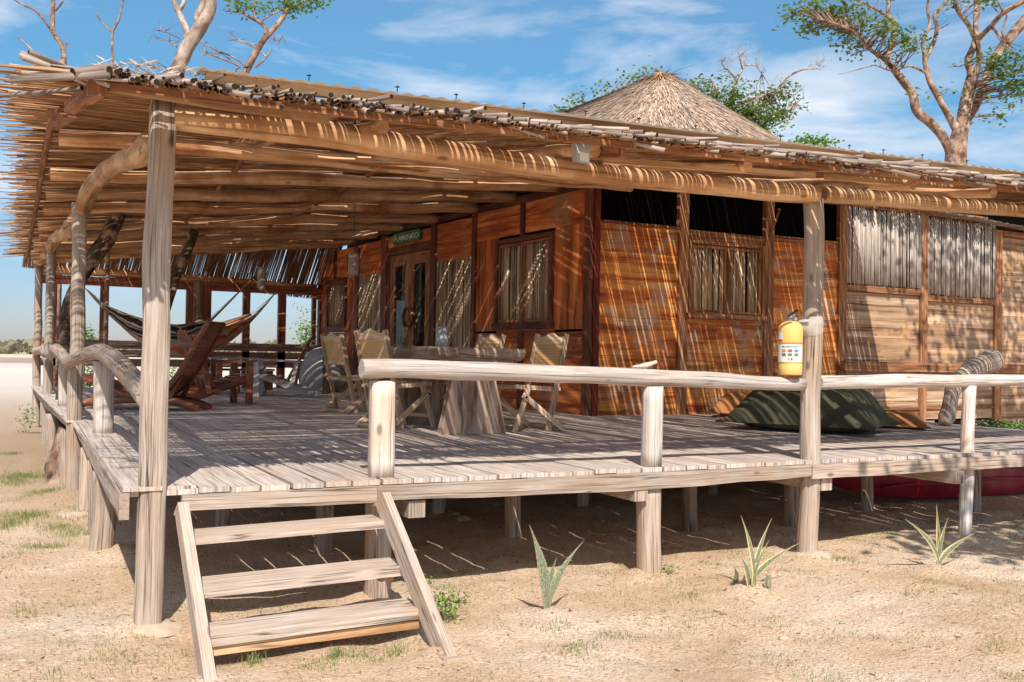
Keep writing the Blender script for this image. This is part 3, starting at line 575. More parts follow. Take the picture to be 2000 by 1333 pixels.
# battens, fascia strips and rafters of the front slope
def zc(x,y,d=.012): return zF(x,y)-d
mb=MB()
for i in range(16):
    xa=-.3+i*.6; mb.bar((xa,-.74,zc(xa,-.74,.030)),(xa+.597,-.74,zc(xa+.6,-.74,.030)),.025,.035,r=rc.random())
mb.build('eave_batten','trim_wood',roof)
for i,X in enumerate([-.34,1.15,2.56,3.8,5.45,6.4,7.8]):
    wb_=.004 if i==0 else .02
    y1=3.7 if X<5 else 5.1
    if i==0:
        for ya,yb in ((-.80,.9),(1.3,3.7)):
            mb=MB(); mb.bar((X-.02,ya,zc(X,ya,.05)),(X-.05,yb,zc(X,yb,.05)),.07,.065); mb.build('front_rafter','trim_wood',roof)
        continue
    log('front_rafter',[(X,-.42,zc(X,-.42,.055)),(X+.03,1.2,zc(X,1.2,.06)),(X-.02,y1,min(zc(X,y1,.06),zL(X,y1)-.06))],.04 if i!=2 else .045,'rafter_wood' if i else 'trim_wood',roof,n=10,rough=.06,wob=wb_,step=.15,sq=.7 if i==0 else 0)
pts=[P(212,166,'Y',-.60),P(420,200,'Y',-.50),P(640,232,'Y',-.38)]
mb=MB(); mb.tube(path(pts,8),[.034]*17,n=10,sq=.6,rough=.05,asp=.7,up=(0,1,0)); mb.build('eave_plank','tan_wood',roof)
for a,b_ in ((1180,1590),(1612,1885)):
    q0=P(a,313+(a-1180)*.075,'Y',-.36); q1=P(b_,313+(b_-1180)*.075,'Y',-.36); mb=MB(); mb.bar(q0,q1,.03,.04); mb.build('eave_plank','tan_wood',roof)
mb=MB(); mb.box((2.62,-.60,2.0),(.05,0,0),(0,.5,0.08),(0,0,.07),1); mb.build('eave_block','trim_wood',roof)
# header logs carried by the posts
K=[P(338,230,'Y',0.0),P(600,258,'Y',0.0),P(800,289,'Y',0.0),P(1000,318,'Y',0.0),P(1150,338,'Y',0.0),P(1300,354,'Y',0.0),P(1500,373,'Y',0.0),P(1592,380,'Y',0.0)]
log('header_log',K,[.07,.082,.078,.074,.072,.07,.078,.07],'tan_wood',roof,n=20,rough=.07,wob=.006)
log('header_log',[P(1605,379,'Y',0.02),P(1750,391,'Y',0.02),P(1900,404,'Y',0.02),P(2000,412,'Y',0.02),(9.0,.02,2.2)],[.066,.064,.064,.062,.06],'tan_wood',roof,n=18,rough=.07,wob=.006)
log('header_log',[(0.0,0.12,1.95),(.03,1.2,2.03),(.06,2.5,2.22),(.0,3.9,2.31),(-.03,4.6,2.30),(-.05,5.2,2.20)],[.062,.075,.08,.08,.082,.085],'tan_wood',roof,n=18,rough=.08,wob=.01)
log('header_log',[(-.12,5.45,2.10),(-.1,7.5,2.18),(-.14,9.5,2.32),(-.15,11.5,2.36)],[.07,.08,.08,.085],'tan_wood',roof,n=16,rough=.10,wob=.03)
log('header_log',[(-.16,11.7,2.30),(-.2,13.2,2.36),(-.24,14.9,2.38)],.075,'tan_wood',roof,n=14,rough=.10,wob=.03)
# long crooked rafters from the left eave to the cabin
for i,Y in enumerate([4.05,5.85,7.0,8.15,9.5,10.8,12.0,13.1,13.95]):
    xe=(wallx(Y)-.03) if Y>5.2 else 5.9
    a=(-.36+rc.uniform(-.06,.04),Y+rc.uniform(-.08,.08)); 
    z0=zR(-.36,Y)-.10; z1=zR(xe,Y)-.10
    pts=[(lerp(a[0],xe,f),lerp(a[1],Y,f)+rc.gauss(0,.05)*(0<f<1),lerp(z0,z1,f)+rc.gauss(0,.012)*(0<f<1)) for f in (0,.2,.4,.6,.8,1)]
    if Y>4.5: pts[-1]=(xe,Y,z1-.02)
    log('rafter',pts,[.07,.078,.082,.08,.078,.076],'rafter_wood',roof,n=14,rough=.09,wob=.02,step=.14)
log('eave_purlin',[(-.42,1.2,zF(-.4,1.2)-.05),(-.42,3.6,zF(-.4,3.6)-.05),(-.43,8,zL(-.4,8)-.035),(-.45,14,zL(-.4,14)-.035)],.03,'trim_wood',roof,n=10,rough=.06,wob=.012,step=.2)
for X in (1.5,3.1,4.6):
    log('purlin',[(X,4.2,zL(X,4.2)-.03),(X+.1,9,zL(X,9)-.03),(X-.1,13.8,zL(X,13.8)-.03)],.03,'trim_wood',roof,n=8,rough=.1,wob=.04,step=.25)
# back beams
log('back_beam',[(-.3,15,2.27),(2.5,15.05,2.25),(5.2,15.1,2.18)],.085,'rafter_wood',roof,n=12,rough=.1,wob=.02,step=.2)
# corrugated edging sheet on its plank
mb=MB(); 
mb.bar((0.15,-.60,zF(0.15,-.60)+.082),(9.5,-.60,zF(9.0,-.60)+.095),.035,.055); mb.build('sheet_plank','tan_wood',roof)
mb=MB()
mb.grid(lambda u,v:(lerp(0.1,9.6,u),lerp(-.68,-.50,v),zF(min(9,lerp(.1,9.6,u)),lerp(-.68,-.50,v))+.120+.006*math.sin(lerp(.1,9.6,u)*2*math.pi/.098)+.004*noise.noise(Vector((u*40,v,0)))),1500,3); sheet=mb.build('corrugated_sheet','corrugated',roof)
x=.35
while x<6:
    mb=MB(); z=zF(x,-.6)+.142; 
    mb.tube([(x,-.6,z-.01),(x+.004,-.6,z+.018)],.003,n=6); mb.tube([(x-.010,-.6,z+.014),(x,-.6,z+.019),(x+.012,-.605,z+.016)],[.003,.006,.003],n=6); mb.build('roof_screw','black_plastic',sheet)
    x+=rc.uniform(.3,.5)
# thatch tuft at the roof corner
mb=MB()
for k in range(500):
    f=rc.random(); X=lerp(-.35,.55,f); e=Vector((X,-.45+rc.uniform(-.2,.4),zF(X,-.4)+.06)); hgt=.01+.05*math.exp(-((X+.1)/.25)**2)*rc.random()
    d=Vector((rc.uniform(-.09,.09),rc.uniform(-.06,.06),hgt)); s2=Vector((rc.uniform(-.004,.004),rc.uniform(-.004,.004),.004))
    mb.quad(e-s2,e+s2,e+d+s2*.3,e+d-s2*.3)
mb.build('thatch_tuft','straw',roof)
# ================================================================ CABIN
cab=thing('cabin','orange plank cabin with dark posts, reed shutters and glazed doors under the roof','cabin',(6.03,5.18,0))
A0=Vector((6.03,5.18,0)); UD=Vector((-0.73,10.02,0)).normalized(); ND=Vector((-UD.y,UD.x,0))      # left wall: along, outward
def WL(px,py):
    d=ray(px,py); t=(A0-CAM).dot(ND)/d.dot(ND); q=CAM+d*t; return (q-A0).dot(UD),q.z
class Fr:
    def __init__(s,o,u,n): s.o=Vector(o); s.u=Vector(u); s.n=Vector(n)
    def p(s,a,z,n=0): return s.o+s.u*a+s.n*n+Vector((0,0,z))
    def box(s,mb,a0,a1,z0,z1,n0,n1,grain='u',r=None,mi=0): mb.box(s.p(a0,z0,n0),s.u*(a1-a0),Vector((0,0,z1-z0)),s.n*(n1-n0),0 if grain=='u' else 1,r,mi)
FL=Fr(A0,UD,ND); FF=Fr((0,5.18,0),(1,0,0),(0,-1,0))
rw=random.Random(33)
def planks(fr,a0,a1,z0,z1,mat,n0=-.03,n1=0,vert=False,wd=.21,parent=None,name='wall_panel',slope=0,gap=.004):
    mb=MB()
    if not vert:
        z=z0
        while z<z1-.01:
            h=min(wd*rw.uniform(.75,1.3),z1-z); h=h if z1-z-h>.05 else z1-z
            fr.box(mb,a0,a1,z,z+h-gap,n0,n1+rw.uniform(-.002,.002),'u',rw.random()); z+=h
    else:
        a=a0
        while a<a1-.01:
            h=min(wd*rw.uniform(.7,1.3),a1-a); fr.box(mb,a,a+h-gap,z0,z1,n0,n1+rw.uniform(-.002,.002),'z',rw.random()); a+=h
    return mb.build(name,mat,parent or cab)
def reedpanel(fr,a0,a1,z0,z1,mat,name,parent,n=.01,r0=.009,r1=.014,rag=.02,amp=.006,behind=True,miss=.03,topf=None):
    mb=MB(); a=a0+r0
    while a<a1-r0*.5:
        r=rw.uniform(r0,r1)
        if rw.random()>miss:
            zt=(z1 if topf is None else topf(a))+rw.uniform(-rag,rag); zb=z0+rw.uniform(-rag*.3,rag*.3); nn=n+rw.uniform(-amp,amp); sl=rw.gauss(0,.006)
            mb.tube([fr.p(a,zb,nn),fr.p(a+sl*.5,(zb+zt)/2,nn+rw.uniform(-.004,.004)),fr.p(a+sl,zt,nn)],[r,r*.97,r*.85],n=6,r=rw.random(),caps=True)
        a+=r*rw.uniform(1.5,2.0)
    return mb.build(name,mat,parent)
def frame(fr,a0,a1,z0,z1,w,n0,n1,mat,name,parent,sill=None):
    mb=MB(); 
    fr.box(mb,a0,a0+w,z0,z1,n0,n1,'z'); fr.box(mb,a1-w,a1,z0,z1,n0,n1,'z'); fr.box(mb,a0+w,a1-w,z1-w,z1,n0,n1-.002,'u'); fr.box(mb,a0+w,a1-w,z0,z0+(sill or w),n0,n1-.002,'u')
    return mb.build(name,mat,parent)
# added near-black shell: room shade put into the colour, keeps light out
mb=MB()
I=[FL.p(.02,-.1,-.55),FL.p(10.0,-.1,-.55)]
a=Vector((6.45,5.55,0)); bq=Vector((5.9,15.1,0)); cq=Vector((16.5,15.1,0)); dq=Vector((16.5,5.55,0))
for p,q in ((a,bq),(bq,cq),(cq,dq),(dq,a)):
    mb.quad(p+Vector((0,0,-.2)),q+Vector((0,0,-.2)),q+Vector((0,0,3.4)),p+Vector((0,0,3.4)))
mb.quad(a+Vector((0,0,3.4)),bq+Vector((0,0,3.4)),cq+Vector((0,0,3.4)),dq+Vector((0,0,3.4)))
mb.build('shade_shell','interior_shade',cab)
# left wall bays: (near s, far s) taken from the photograph on the wall plane
def ws(px,py): return WL(px,py)[0]
def wz(px,py): return WL(px,py)[1]
s_c=0.0; s1=ws(1082,560); s2=ws(971,560); s3=ws(930,560); s3b=ws(923,560); s4=ws(852,560); s4b=ws(843,560); s5=ws(757,560); s5b=ws(746,560); s6=ws(702,560); s6b=ws(695,560); s7=ws(677,600); s8=ws(640,600); s9=10.0
zt=3.02; zb1=wz(1100,442); zmid=wz(1100,648)
topz=lambda s: 3.02-.012*s
planks(FL,.06,s3,zb1,topz(1.5)-.0,'orange_wood',wd=.27)
planks(FL,.06,s1-.0,zmid+.03,zb1-.004,'orange_wood',vert=True,wd=.24)
planks(FL,s2,s3,zmid+.03,zb1-.004,'orange_wood',vert=True,wd=.22)
planks(FL,.06,s3,0,zmid,'orange_wood',wd=.25)
planks(FL,s1,s2,zmid,zmid+.12,'orange_wood',wd=.2)
def uppost(fr,a0,a1,z0,z1,mat='dark_frame',n1=.035,name='wall_post'):
    mb=MB(); fr.box(mb,a0,a1,z0,z1,-.06,n1,'z'); return mb.build(name,mat,cab)
# corner post: dark left face and red right face
mb=MB(); FL.box(mb,-.075,.06,-.02,3.06,-.10,.045,'z'); mb.build('corner_post','dark_frame',cab)
mb=MB(); FF.box(mb,6.05,6.14,-.02,3.06,.078,.10,'z'); mb.build('corner_post','red_frame',cab)
sm=ws(1023,420); uppost(FL,sm-.05,sm+.05,wz(1023,462),topz(1.3)+.02); uppost(FL,sm-.05,sm+.05,.0,wz(1023,648))
uppost(FL,s3,s3b,-.02,topz(3)+.02); uppost(FL,s4,s4b,-.02,topz(4)+.02); uppost(FL,s5,s5b,-.02,topz(6)+.02); uppost(FL,s6,s6b,-.02,topz(8)+.02)
uppost(FL,9.86,10.0,-.02,2.92); sm2=ws(656,520); uppost(FL,sm2-.05,sm2+.05,wz(656,545),2.93)
# shuttered windows of the left wall
def winpart(fr,a0,a1,z0,z1,nsh=2,outer='dark_frame',fw=.07,mat='reed_shutter',infr='trim_wood',label=None):
    mbx=MB(); 
    fr.box(mbx,a0,a0+fw,z0,z1,-.03,.05,'z'); fr.box(mbx,a1-fw,a1,z0,z1,-.03,.05,'z'); fr.box(mbx,a0+fw,a1-fw,z1-fw,z1,-.03,.048,'u'); fr.box(mbx,a0-.03,a1+.03,z0-.02,z0+fw*1.15,-.03,.075,'u')
    f=mbx.build('window',outer,cab,label)
    wdt=(a1-a0-2*fw)/nsh
    for i in range(nsh):
        b0=a0+fw+i*wdt+.008; b1=b0+wdt-.016
        frame(fr,b0,b1,z0+fw*1.2,z1-fw-.01,.045,-.015,.028,infr,'shutter_frame',f)
        reedpanel(fr,b0+.045,b1-.045,z0+fw*1.2+.045,z1-fw-.055,mat,'reed_shutter',f,n=.004,r0=.010,r1=.019,rag=.004,amp=.008,miss=.1)
        mbx=MB(); fr.box(mbx,b0+.045,b1-.045,z0+fw*1.2+.045,z1-fw-.055,-.028,-.016); mbx.build('shutter_gap_shade','shade_bolt_dark',f)  # near-black sheet paints the shade in the gaps between reeds
    return f
winpart(FL,s1,s2,wz(1025,641),wz(1025,462),2,label='wide dark framed window with two reed shutters')
za=wz(888,508)
planks(FL,s3b,s4,za,topz(4),'orange_wood',wd=.24); reedpanel(FL,s3b+.01,s4-.01,0.02,za,'reed_shutter','reed_screen',cab,n=.0,r0=.010,r1=.017,rag=.01)
mb=MB(); FL.box(mb,s3b,s4,0,za,-.05,-.025); FL.box(mb,s5b,s6,0,wz(722,538),-.05,-.025); mb.build('screen_back','shade_bolt_dark',cab)  # dark sheets behind the reeds, gap shade put into the colour
zc2=wz(722,538); planks(FL,s5b,s6,zc2,topz(7),'orange_wood',wd=.24); reedpanel(FL,s5b+.01,s6-.01,0.02,zc2,'reed_shutter','reed_screen',cab,n=.0,r0=.010,r1=.017,rag=.01)
planks(FL,s6b,9.86,wz(658,548),2.92,'orange_wood',wd=.24); planks(FL,s6b,s7,0,wz(658,548)-.004,'orange_wood',vert=True,wd=.25); planks(FL,s8,9.86,0,wz(658,548)-.004,'orange_wood',vert=True,wd=.3); planks(FL,s7,s8,0,wz(658,650),'orange_wood',wd=.24)
winpart(FL,s7,s8,wz(658,648),wz(658,545),1,fw=.09,label='narrow dark framed window with one reed shutter at the far end')
# door bay
zl0=wz(800,494); zl1=wz(800,478)
planks(FL,s4b,s5,zl1,topz(5.5),'orange_wood',wd=.3); mb=MB(); FL.box(mb,s4b,s5,zl0,zl1,-.04,.03,'u'); mb.build('lintel','dark_frame',cab)
mb=MB(); FL.box(mb,s5-.16,s5-.002,0,zl0-.002,-.04,.015,'z'); FL.box(mb,s4b+.002,s4b+.06,0,zl0-.002,-.04,.015,'z'); mb.build('door_jamb','dark_frame',cab)
d0=s4b+.06; d1=s5-.16; dm=(d0+d1)/2
for q,(a0,a1) in enumerate(((d0,dm-.004),(dm+.004,d1))):
    mb=MB(); st_=.17; FL.box(mb,a0,a0+st_,0.03,zl0-.01,-.03,.01,'z'); FL.box(mb,a1-st_,a1,.03,zl0-.01,-.03,.01,'z'); FL.box(mb,a0+st_,a1-st_,.03,.33,-.03,.008,'u'); FL.box(mb,a0+st_,a1-st_,zl0-.22,zl0-.01,-.03,.008,'u'); dr=mb.build('door','trim_wood',cab)
    mb=MB(); FL.box(mb,a0+st_,a1-st_,.33,zl0-.22,-.018,-.012); mb.build('pane','door_glass',dr)
    ah=(a1-.06) if q==0 else (a0+.06); hz=wz(810,620); mb=MB(); pts=[]
    for k in range(13):
        th=math.pi*(k/12)-math.pi/2; sg=-1 if q==0 else 1
        pts.append(FL.p(ah+sg*math.cos(th)*.14-sg*0.02,hz+math.sin(th)*.17,.03))
    mb.tube(pts,.03,n=8,sq=.5); mb.build('handle','dark_frame',dr)
def curtain(a0,a1,z0,z1,tie,sgn):
    mb=MB()
    def f(u,v):
        z=lerp(z1,z0,v); k=1-.62*math.exp(-((z-tie)/.35)**2) if z>tie else 1-.62+.25*(tie-z)/(tie-z0)
        aa=a0+(a1-a0)*(u*k if sgn>0 else 1-u*k); return FL.p(aa,z,-.12+.025*math.sin(u*26)*k)
    mb.grid(f,50,24); return mb.build('curtain','curtain',cab)
curtain(dm+.05,d1-.25,.05,zl0-.05,.75,1); curtain(d0+.55,d0+.95,.05,zl0-.05,.7,-1)
# name board above the door
def textmesh(body,size,ext=.004,name='lettering',shear=0,res=3,align='CENTER'):
    cu=bpy.data.curves.new('t','FONT'); cu.body=body; cu.size=size; cu.extrude=ext; cu.align_x=align; cu.align_y='CENTER'; cu.resolution_u=res; cu.offset=size*.012
    ob=bpy.data.objects.new('t',cu); COL.objects.link(ob); bpy.context.view_layer.update()
    me=bpy.data.meshes.new_from_object(ob.evaluated_get(bpy.context.evaluated_depsgraph_get())); bpy.data.objects.remove(ob); bpy.data.curves.remove(cu); me.name=name; return me
sa,sz0=WL(772,478); sb,sz1=WL(826,448); zz0=wz(800,480)+.02; zz1=wz(800,449)
sgn=thing('name_sign','green carved name board hanging above the double door','sign',tuple(FL.p((sa+sb)/2,(zz0+zz1)/2,.05)))
mb=MB(); ca=(sa+sb)/2; cz=(zz0+zz1)/2; hw=abs(sa-sb)/2; hh=(zz1-zz0)/2*.82
prof=[(-1,-.55),(-.9,-.9),(-.3,-.95),(.4,-.85),(.9,-.95),(1,-.5),(1.02,.4),(.9,.95),(.3,.9),(-.3,.98),(-.9,.85),(-1.02,.4)]
n0=len(mb.v)
for n_ in (.03,.055):
    for (u,v) in prof: mb.v.append(FL.p(ca-u*hw,cz+v*hh,n_))
k=len(prof); mb.face([n0+k+i for i in range(k)],[(u,v) for u,v in prof],.3)
for i in range(k): j=(i+1)%k; mb.face([n0+i,n0+j,n0+k+j,n0+k+i],[(0,0)]*4,.5)
board=mb.build('board','sign_green',sgn)
me=textmesh('FLAMINGO',hh*1.25,.003); o=bpy.data.objects.new('lettering',me); COL.objects.link(o); o.parent=sgn; me.materials.append(MATS['sign_white'])
M=Matrix.Identity(4); X=-UD; Yv=Vector((0,0,1)); Z=ND
loc=FL.p(ca,cz-.01,.058)-Vector(sgn['_o']); wsc=2*hw*.9/max(.01,max(v.co.x for v in me.vertices)-min(v.co.x for v in me.vertices))
for i in range(3): M[i][0]=X[i]*wsc; M[i][1]=Yv[i]; M[i][2]=Z[i]; M[i][3]=loc[i]
o.matrix_local=M
# ------------------------------------------------ front wall
def fx(px): return P(px,600,'Y',5.18).x
def fz(px,py): return P(px,py,'Y',5.18).z
xA0,xA1=6.14,fx(1322); xB0,xB1=fx(1340),fx(1490); xC0,xC1=fx(1507),fx(1635); xD0,xD1=fx(1650),fx(1795); xE0,xE1=fx(1808),fx(1940); xG0=fx(1953); xG1=16.6
for (p,q,m_) in ((xA1,xB0,'trim_wood'),(xB1,xC0,'trim_wood'),(xC1,xD0,'trim_wood'),(xD1,xE0,'trim_wood'),(xE1,xG0,'trim_wood')):
    uppost(FF,p,q,-.16 if p>9.8 else -.02,3.2 if p<13 else 3.06,m_,.04)
planks(FF,xA0,xA1,-.02,fz(1240,440),'weathered_orange',wd=.42)
planks(FF,xB0,xB1,-.02,fz(1415,615)-.07,'weathered_orange',wd=.42)
planks(FF,xC0,xC1,-.02,fz(1570,470),'weathered_orange',wd=.42)
for q0,q1,zz in ((xA0,xA1,fz(1240,440)),(xB0,xB1,fz(1415,468)+.06),(xC0,xC1,fz(1570,470))):
    mb=MB(); FF.box(mb,q0,q1,zz,zz+.03,-.05,.02); mb.build('rail','trim_wood',cab)
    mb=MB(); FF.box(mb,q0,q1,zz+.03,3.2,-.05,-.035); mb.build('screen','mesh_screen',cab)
mb=MB(); FF.box(mb,xB0,xB1,fz(1415,475),fz(1415,475)+.11,-.04,.02,'u'); FF.box(mb,xB0,xB1,fz(1415,475)+.112,fz(1415,468)+.06,-.04,.0,'u'); mb.build('lintel','trim_wood',cab)
winpart(FF,xB0+.01,xB1-.01,fz(1415,622),fz(1415,475),2,outer='trim_wood',fw=.045,label='front window with two reed shutters between brown posts')
for (q0,q1,pb,pt) in ((xD0,xD1,562,410),(xE0,xE1,582,425)):
    pc=(q0+q1)/2; z0=P(1722 if q0<12 else 1875,pb,'Y',5.18).z
    reedpanel(FF,q0,q1,z0+.02,3.16 if q0<12 else 3.12,'reed_pale','reed_screen',cab,n=.03,r0=.010,r1=.016,rag=.05,amp=.012)
    mb=MB(); FF.box(mb,q0,q1,z0,3.15,-.05,-.03); mb.build('screen_back','reed_backing',cab)
    mb=MB(); FF.box(mb,q0,q1,z0-.09,z0+.005,-.04,.05); mb.build('rail','trim_wood',cab)
    planks(FF,q0,q1,-.14,z0-.094,'brown_wood',wd=.33)
    mb=MB(); FF.box(mb,q0+.0,q1,.02,.07,.0,.03); mb.build('rail','trim_wood',cab)
planks(FF,xG0,xG1,-.2,2.95,'brown_wood',wd=.3)
mb=MB(); z0=P(1800,716,'Y',5.0).z; FF.box(mb,xC1+.02,xG1,z0-.09,z0+.06,.045,.16,'u'); mb.build('ledge_beam','trim_wood',cab)
mb=MB(); reedY(mb,10.6,16.4,.024,.010,.014,.05,0.0,4.85,lambda x:6.2,lambda x,y:3.27-.045*(x-10.6)+.12*(y-4.9)); mb.build('eave_reeds','reed_grey',cab)
mb=MB(); FF.box(mb,xG0,xG1,2.955,3.05,-.05,.06); mb.build('top_plate','trim_wood',cab)
mb=MB(); FF.box(mb,6.0,13.9,3.16,3.25,-.05,.05,'u'); mb.build('top_plate','trim_wood',cab)
mb=MB(); mb.box(FL.p(0,3.0,-.06),UD*10,Vector((0,0,.1)),ND*.1,0); mb.build('top_plate','dark_frame',cab)
# loose stick behind the third screen
mb=MB(); mb.tube([P(1503,462,'Y',5.14),P(1523,408,'Y',5.14)],.02,n=8); mb.build('brace_stick','trim_wood',cab)
# thatched cone
CC=Vector((10.7,10.0,0)); 
def cone_z(r,th=0.0):
    r=math.sqrt(r*r+.05)-.2236
    return 6.40-(.59+.125*math.cos(th+.48))*r-.07*(1-math.exp(-r*2))
mb=MB(); mb.grid(lambda u,v:(CC.x+math.cos(u*6.28318)*(.05+4.1*v),CC.y+math.sin(u*6.28318)*(.05+4.1*v),cone_z(4.1*v,u*6.28318)-.04),72,30,su=30,sv=6); tr_=mb.build('thatch_roof','straw',cab)
mb=MB(); mb.grid(lambda u,v:(lerp(5.4,16.9,u),lerp(5.3,15.6,v),3.46+.25*math.sin(math.pi*v)*math.sin(math.pi*u)+.03*noise.noise(Vector((u*9,v*9,0)))),40,30,su=11,sv=10); mb.build('lower_thatch','straw',tr_)
mb=MB(); rt=random.Random(8)
for k in range(420):
    th=k/420*6.28318+rt.uniform(-.004,.004); zc_=cone_z(3.95,th)+.0; q=CC+Vector((math.cos(th)*3.95,math.sin(th)*3.95,0)); mb.tube([q+Vector((0,0,3.45)),q+Vector((0,0,zc_))],.031,n=5,caps=False)
mb.build('reed_drum','reed_brown',tr_)
mb=MB(); rt=random.Random(8)
for k in range(15000):
    th=rt.uniform(math.pi*.85,math.pi*2.1); r0=rt.random()**.6*3.5+.03; ln=rt.uniform(.25,.7); r1=r0+ln; dth=rt.gauss(0,.07)*ln/max(.4,r0)
    w_=rt.uniform(.006,.014); lift=rt.uniform(0,.05)
    p0=Vector((CC.x+math.cos(th)*r0,CC.y+math.sin(th)*r0,cone_z(r0,th)+.0)); p1=Vector((CC.x+math.cos(th+dth)*r1,CC.y+math.sin(th+dth)*r1,cone_z(r1,th)+lift))
    tn=Vector((-math.sin(th),math.cos(th),0))*w_; mb.quad(p0-tn,p0+tn,p1+tn*.5,p1-tn*.5,rt.random(),[(0,0),(.02,0),(.02,ln),(0,ln)])
mb.build('thatch_straw','straw',tr_)
mb=MB()
for k in range(1600):
    th=rt.uniform(0,6.28); r0=rt.random()*.12; ln=rt.uniform(.3,.85); q=rt.uniform(.0,.12)
    off=Vector((-.22,-.1,-.03)) if k%2 else Vector((.1,0,.02))
    p0=CC+off*.6+Vector((math.cos(th)*r0,math.sin(th)*r0,6.30+q)); p1=CC+off+Vector((math.cos(th)*(r0+ln*.75),math.sin(th)*(r0+ln*.75),6.36+q-ln*.5+rt.gauss(0,.04))); tn=Vector((-math.sin(th),math.cos(th),0))*.009
    mb.quad(p0-tn,p0+tn,p1+tn*.4,p1-tn*.4,rt.random(),[(0,0),(.02,0),(.02,ln),(0,ln)])
mb.build('ridge_cap','straw_cap',tr_)
mb=MB()
for k in range(9):
    th=rt.uniform(-1,1.2); p0=CC+Vector((0,0,6.38)); mb.tube([p0,p0+Vector((rt.uniform(-.3,.5),rt.uniform(-.2,.2),rt.uniform(.04,.14)))],[.02,.012],n=6)
for k in range(2):
    p0=CC+Vector((.1,0,6.4)); mb.tube([p0,p0+Vector((.25,0,.15)),p0+Vector((.6+k*.1,0,.3+.04*k))],.004,n=4)
mb.build('ridge_stick','trim_wood',tr_)
# ---------------------------------------------------------------- far end screen of the deck
bk=thing('back_screen','open timber frame with wide lookouts across the far end of the deck','frame',(2.6,15,0))
F3=Fr((0,15,0),(1,0,0),(0,-1,0))
def bx_(name,a0,a1,z0,z1,n0=-.05,n1=.05,g='z',mat='mahogany'):
    mb=MB(); F3.box(mb,a0,a1,z0,z1,n0,n1,g); return mb.build(name,mat,bk)
for p,q in ((105,111),(195,211),(363,377),(397,412),(474,488),(543,558),(609,617)):
    bx_('upright',P(p,600,'Y',15).x,P(q,600,'Y',15).x,0,2.0)
bx_('top_beam',-.3,5.3,2.0,2.17,-.06,.06,'u'); bx_('sill_board',-.25,5.25,.77,.93,-.06,.06,'u','brown_chair'); bx_('bench_back',-.25,5.25,.60,.745,-.05,.05,'u','brown_chair'); bx_('bench_back',-.25,5.25,.42,.57,-.05,.05,'u','brown_chair')
o=log('screen_post',[(2.73,15.0,0),(2.72,15.0,2.2)],.12,'brown_chair',bk,n=12)
# ================================================================ FURNITURE
def ang_loc(o,loc,rz):
    o.location=loc; o.rotation_euler=(0,0,rz)
def copy_tree(o,parent=None):
    c=o.copy(); COL.objects.link(c)
    if parent is not None: c.parent=parent
    for ch in [q for q in S.objects if q.parent is o]: copy_tree(ch,c)
    return c
def folding_chair():
    t=thing('folding_chair','','chair',(0,0,0),'folding cane chairs round the dining table')
    W=.22
    for s_ in (-1,1):
        mb=MB(); mb.bar((-.245,s_*W,1.0),(.0,s_*W,0),.03,.052,up=(1,0,.2)); mb.build('stile','chair_wood',t)
        mb=MB(); mb.bar((.27,s_*(W+.0),.47),(.46,s_*(W+.0),0),.028,.045,up=(1,0,.2)); mb.build('front_leg','chair_wood',t)
        mb=MB(); mb.bar((.375,s_*(W+.03),.375),(-.19,s_*(W+.03),0.01),.024,.055,up=(0,0,1)); br=mb.build('brace','chair_wood',t)
        mb=MB(); mb.tube([(.352,s_*(W+.038),.352),(.352,s_*(W+.05),.352)],.012,n=10); mb.build('pivot_bolt','shade_bolt_dark',br)
        mb=MB(); mb.bar((-.16,s_*(W-.04),.425),(.40,s_*(W-.04),.455),.03,.045); mb.build('seat_rail','chair_wood',t)
    mb=MB()      # scalloped crest rail
    n=16; pts=[]
    for i in range(n+1):
        y=lerp(-W,W,i/n); f=i/n; zt=.965+.035*math.sin(f*math.pi)**2+.012*math.cos(f*math.pi*4)
        pts.append((y,zt))
    for i in range(n):
        (y0,z0),(y1,z1)=pts[i],pts[i+1]
        x=lambda z:-.245+(1.0-z)*.245
        a=[Vector((x(.9)-.012,y0,.9)),Vector((x(.9)-.012,y1,.9)),Vector((x(z1)-.012,y1,z1)),Vector((x(z0)-.012,y0,z0))]; b_=[v+Vector((.026,0,0)) for v in a]
        mb.quad(a[3],a[2],a[1],a[0],.4,[(0,y0),(0,y1),(.1,y1),(.1,y0)]); mb.quad(*b_,.4,[(0,y0),(0,y1),(.1,y1),(.1,y0)]); mb.quad(a[3],b_[3],b_[2],a[2],.4); mb.quad(a[0],a[1],b_[1],b_[0],.4)
    mb.build('crest_rail','chair_wood',t)
    mb=MB(); x=lambda z:-.245+(1.0-z)*.245
    mb.bar((x(.635),-W,.635),(x(.635),W,.635),.02,.05); mb.build('lower_rail','chair_wood',t)
    mb=MB(); w2=W-.026; z0,z1=.66,.9; 
    for dx in (-.006,.006):
        q=[(x(z0)+dx,-w2,z0),(x(z0)+dx,w2,z0),(x(z1)+dx,w2,z1),(x(z1)+dx,-w2,z1)]; mb.quad(*(q if dx>0 else q[::-1]),.5,[(0,0),(.36,0),(.36,.24),(0,.24)] if dx>0 else [(0,.24),(.36,.24),(.36,0),(0,0)])
    mb.build('cane_back','cane',t)
    mb=MB(); q=[Vector((-.13,-w2+.02,.452)),Vector((.39,-w2+.02,.482)),Vector((.39,w2-.02,.482)),Vector((-.13,w2-.02,.452))]
    mb.quad(*q,.5,[(0,0),(.5,0),(.5,.36),(0,.36)]); mb.quad(*[v-Vector((0,0,.012)) for v in q[::-1]],.5,[(0,0),(.5,0),(.5,.36),(0,.36)]); mb.build('cane_seat','cane',t)
    for (xx,zz) in ((-.17,.03),(.40,.12),(-.14,.43),(.395,.455)):
        mb=MB(); mb.bar((xx,-W-.02,zz),(xx,W+.02,zz),.022,.035); mb.build('crossbar','chair_wood',t)
    return t
ch=folding_chair()
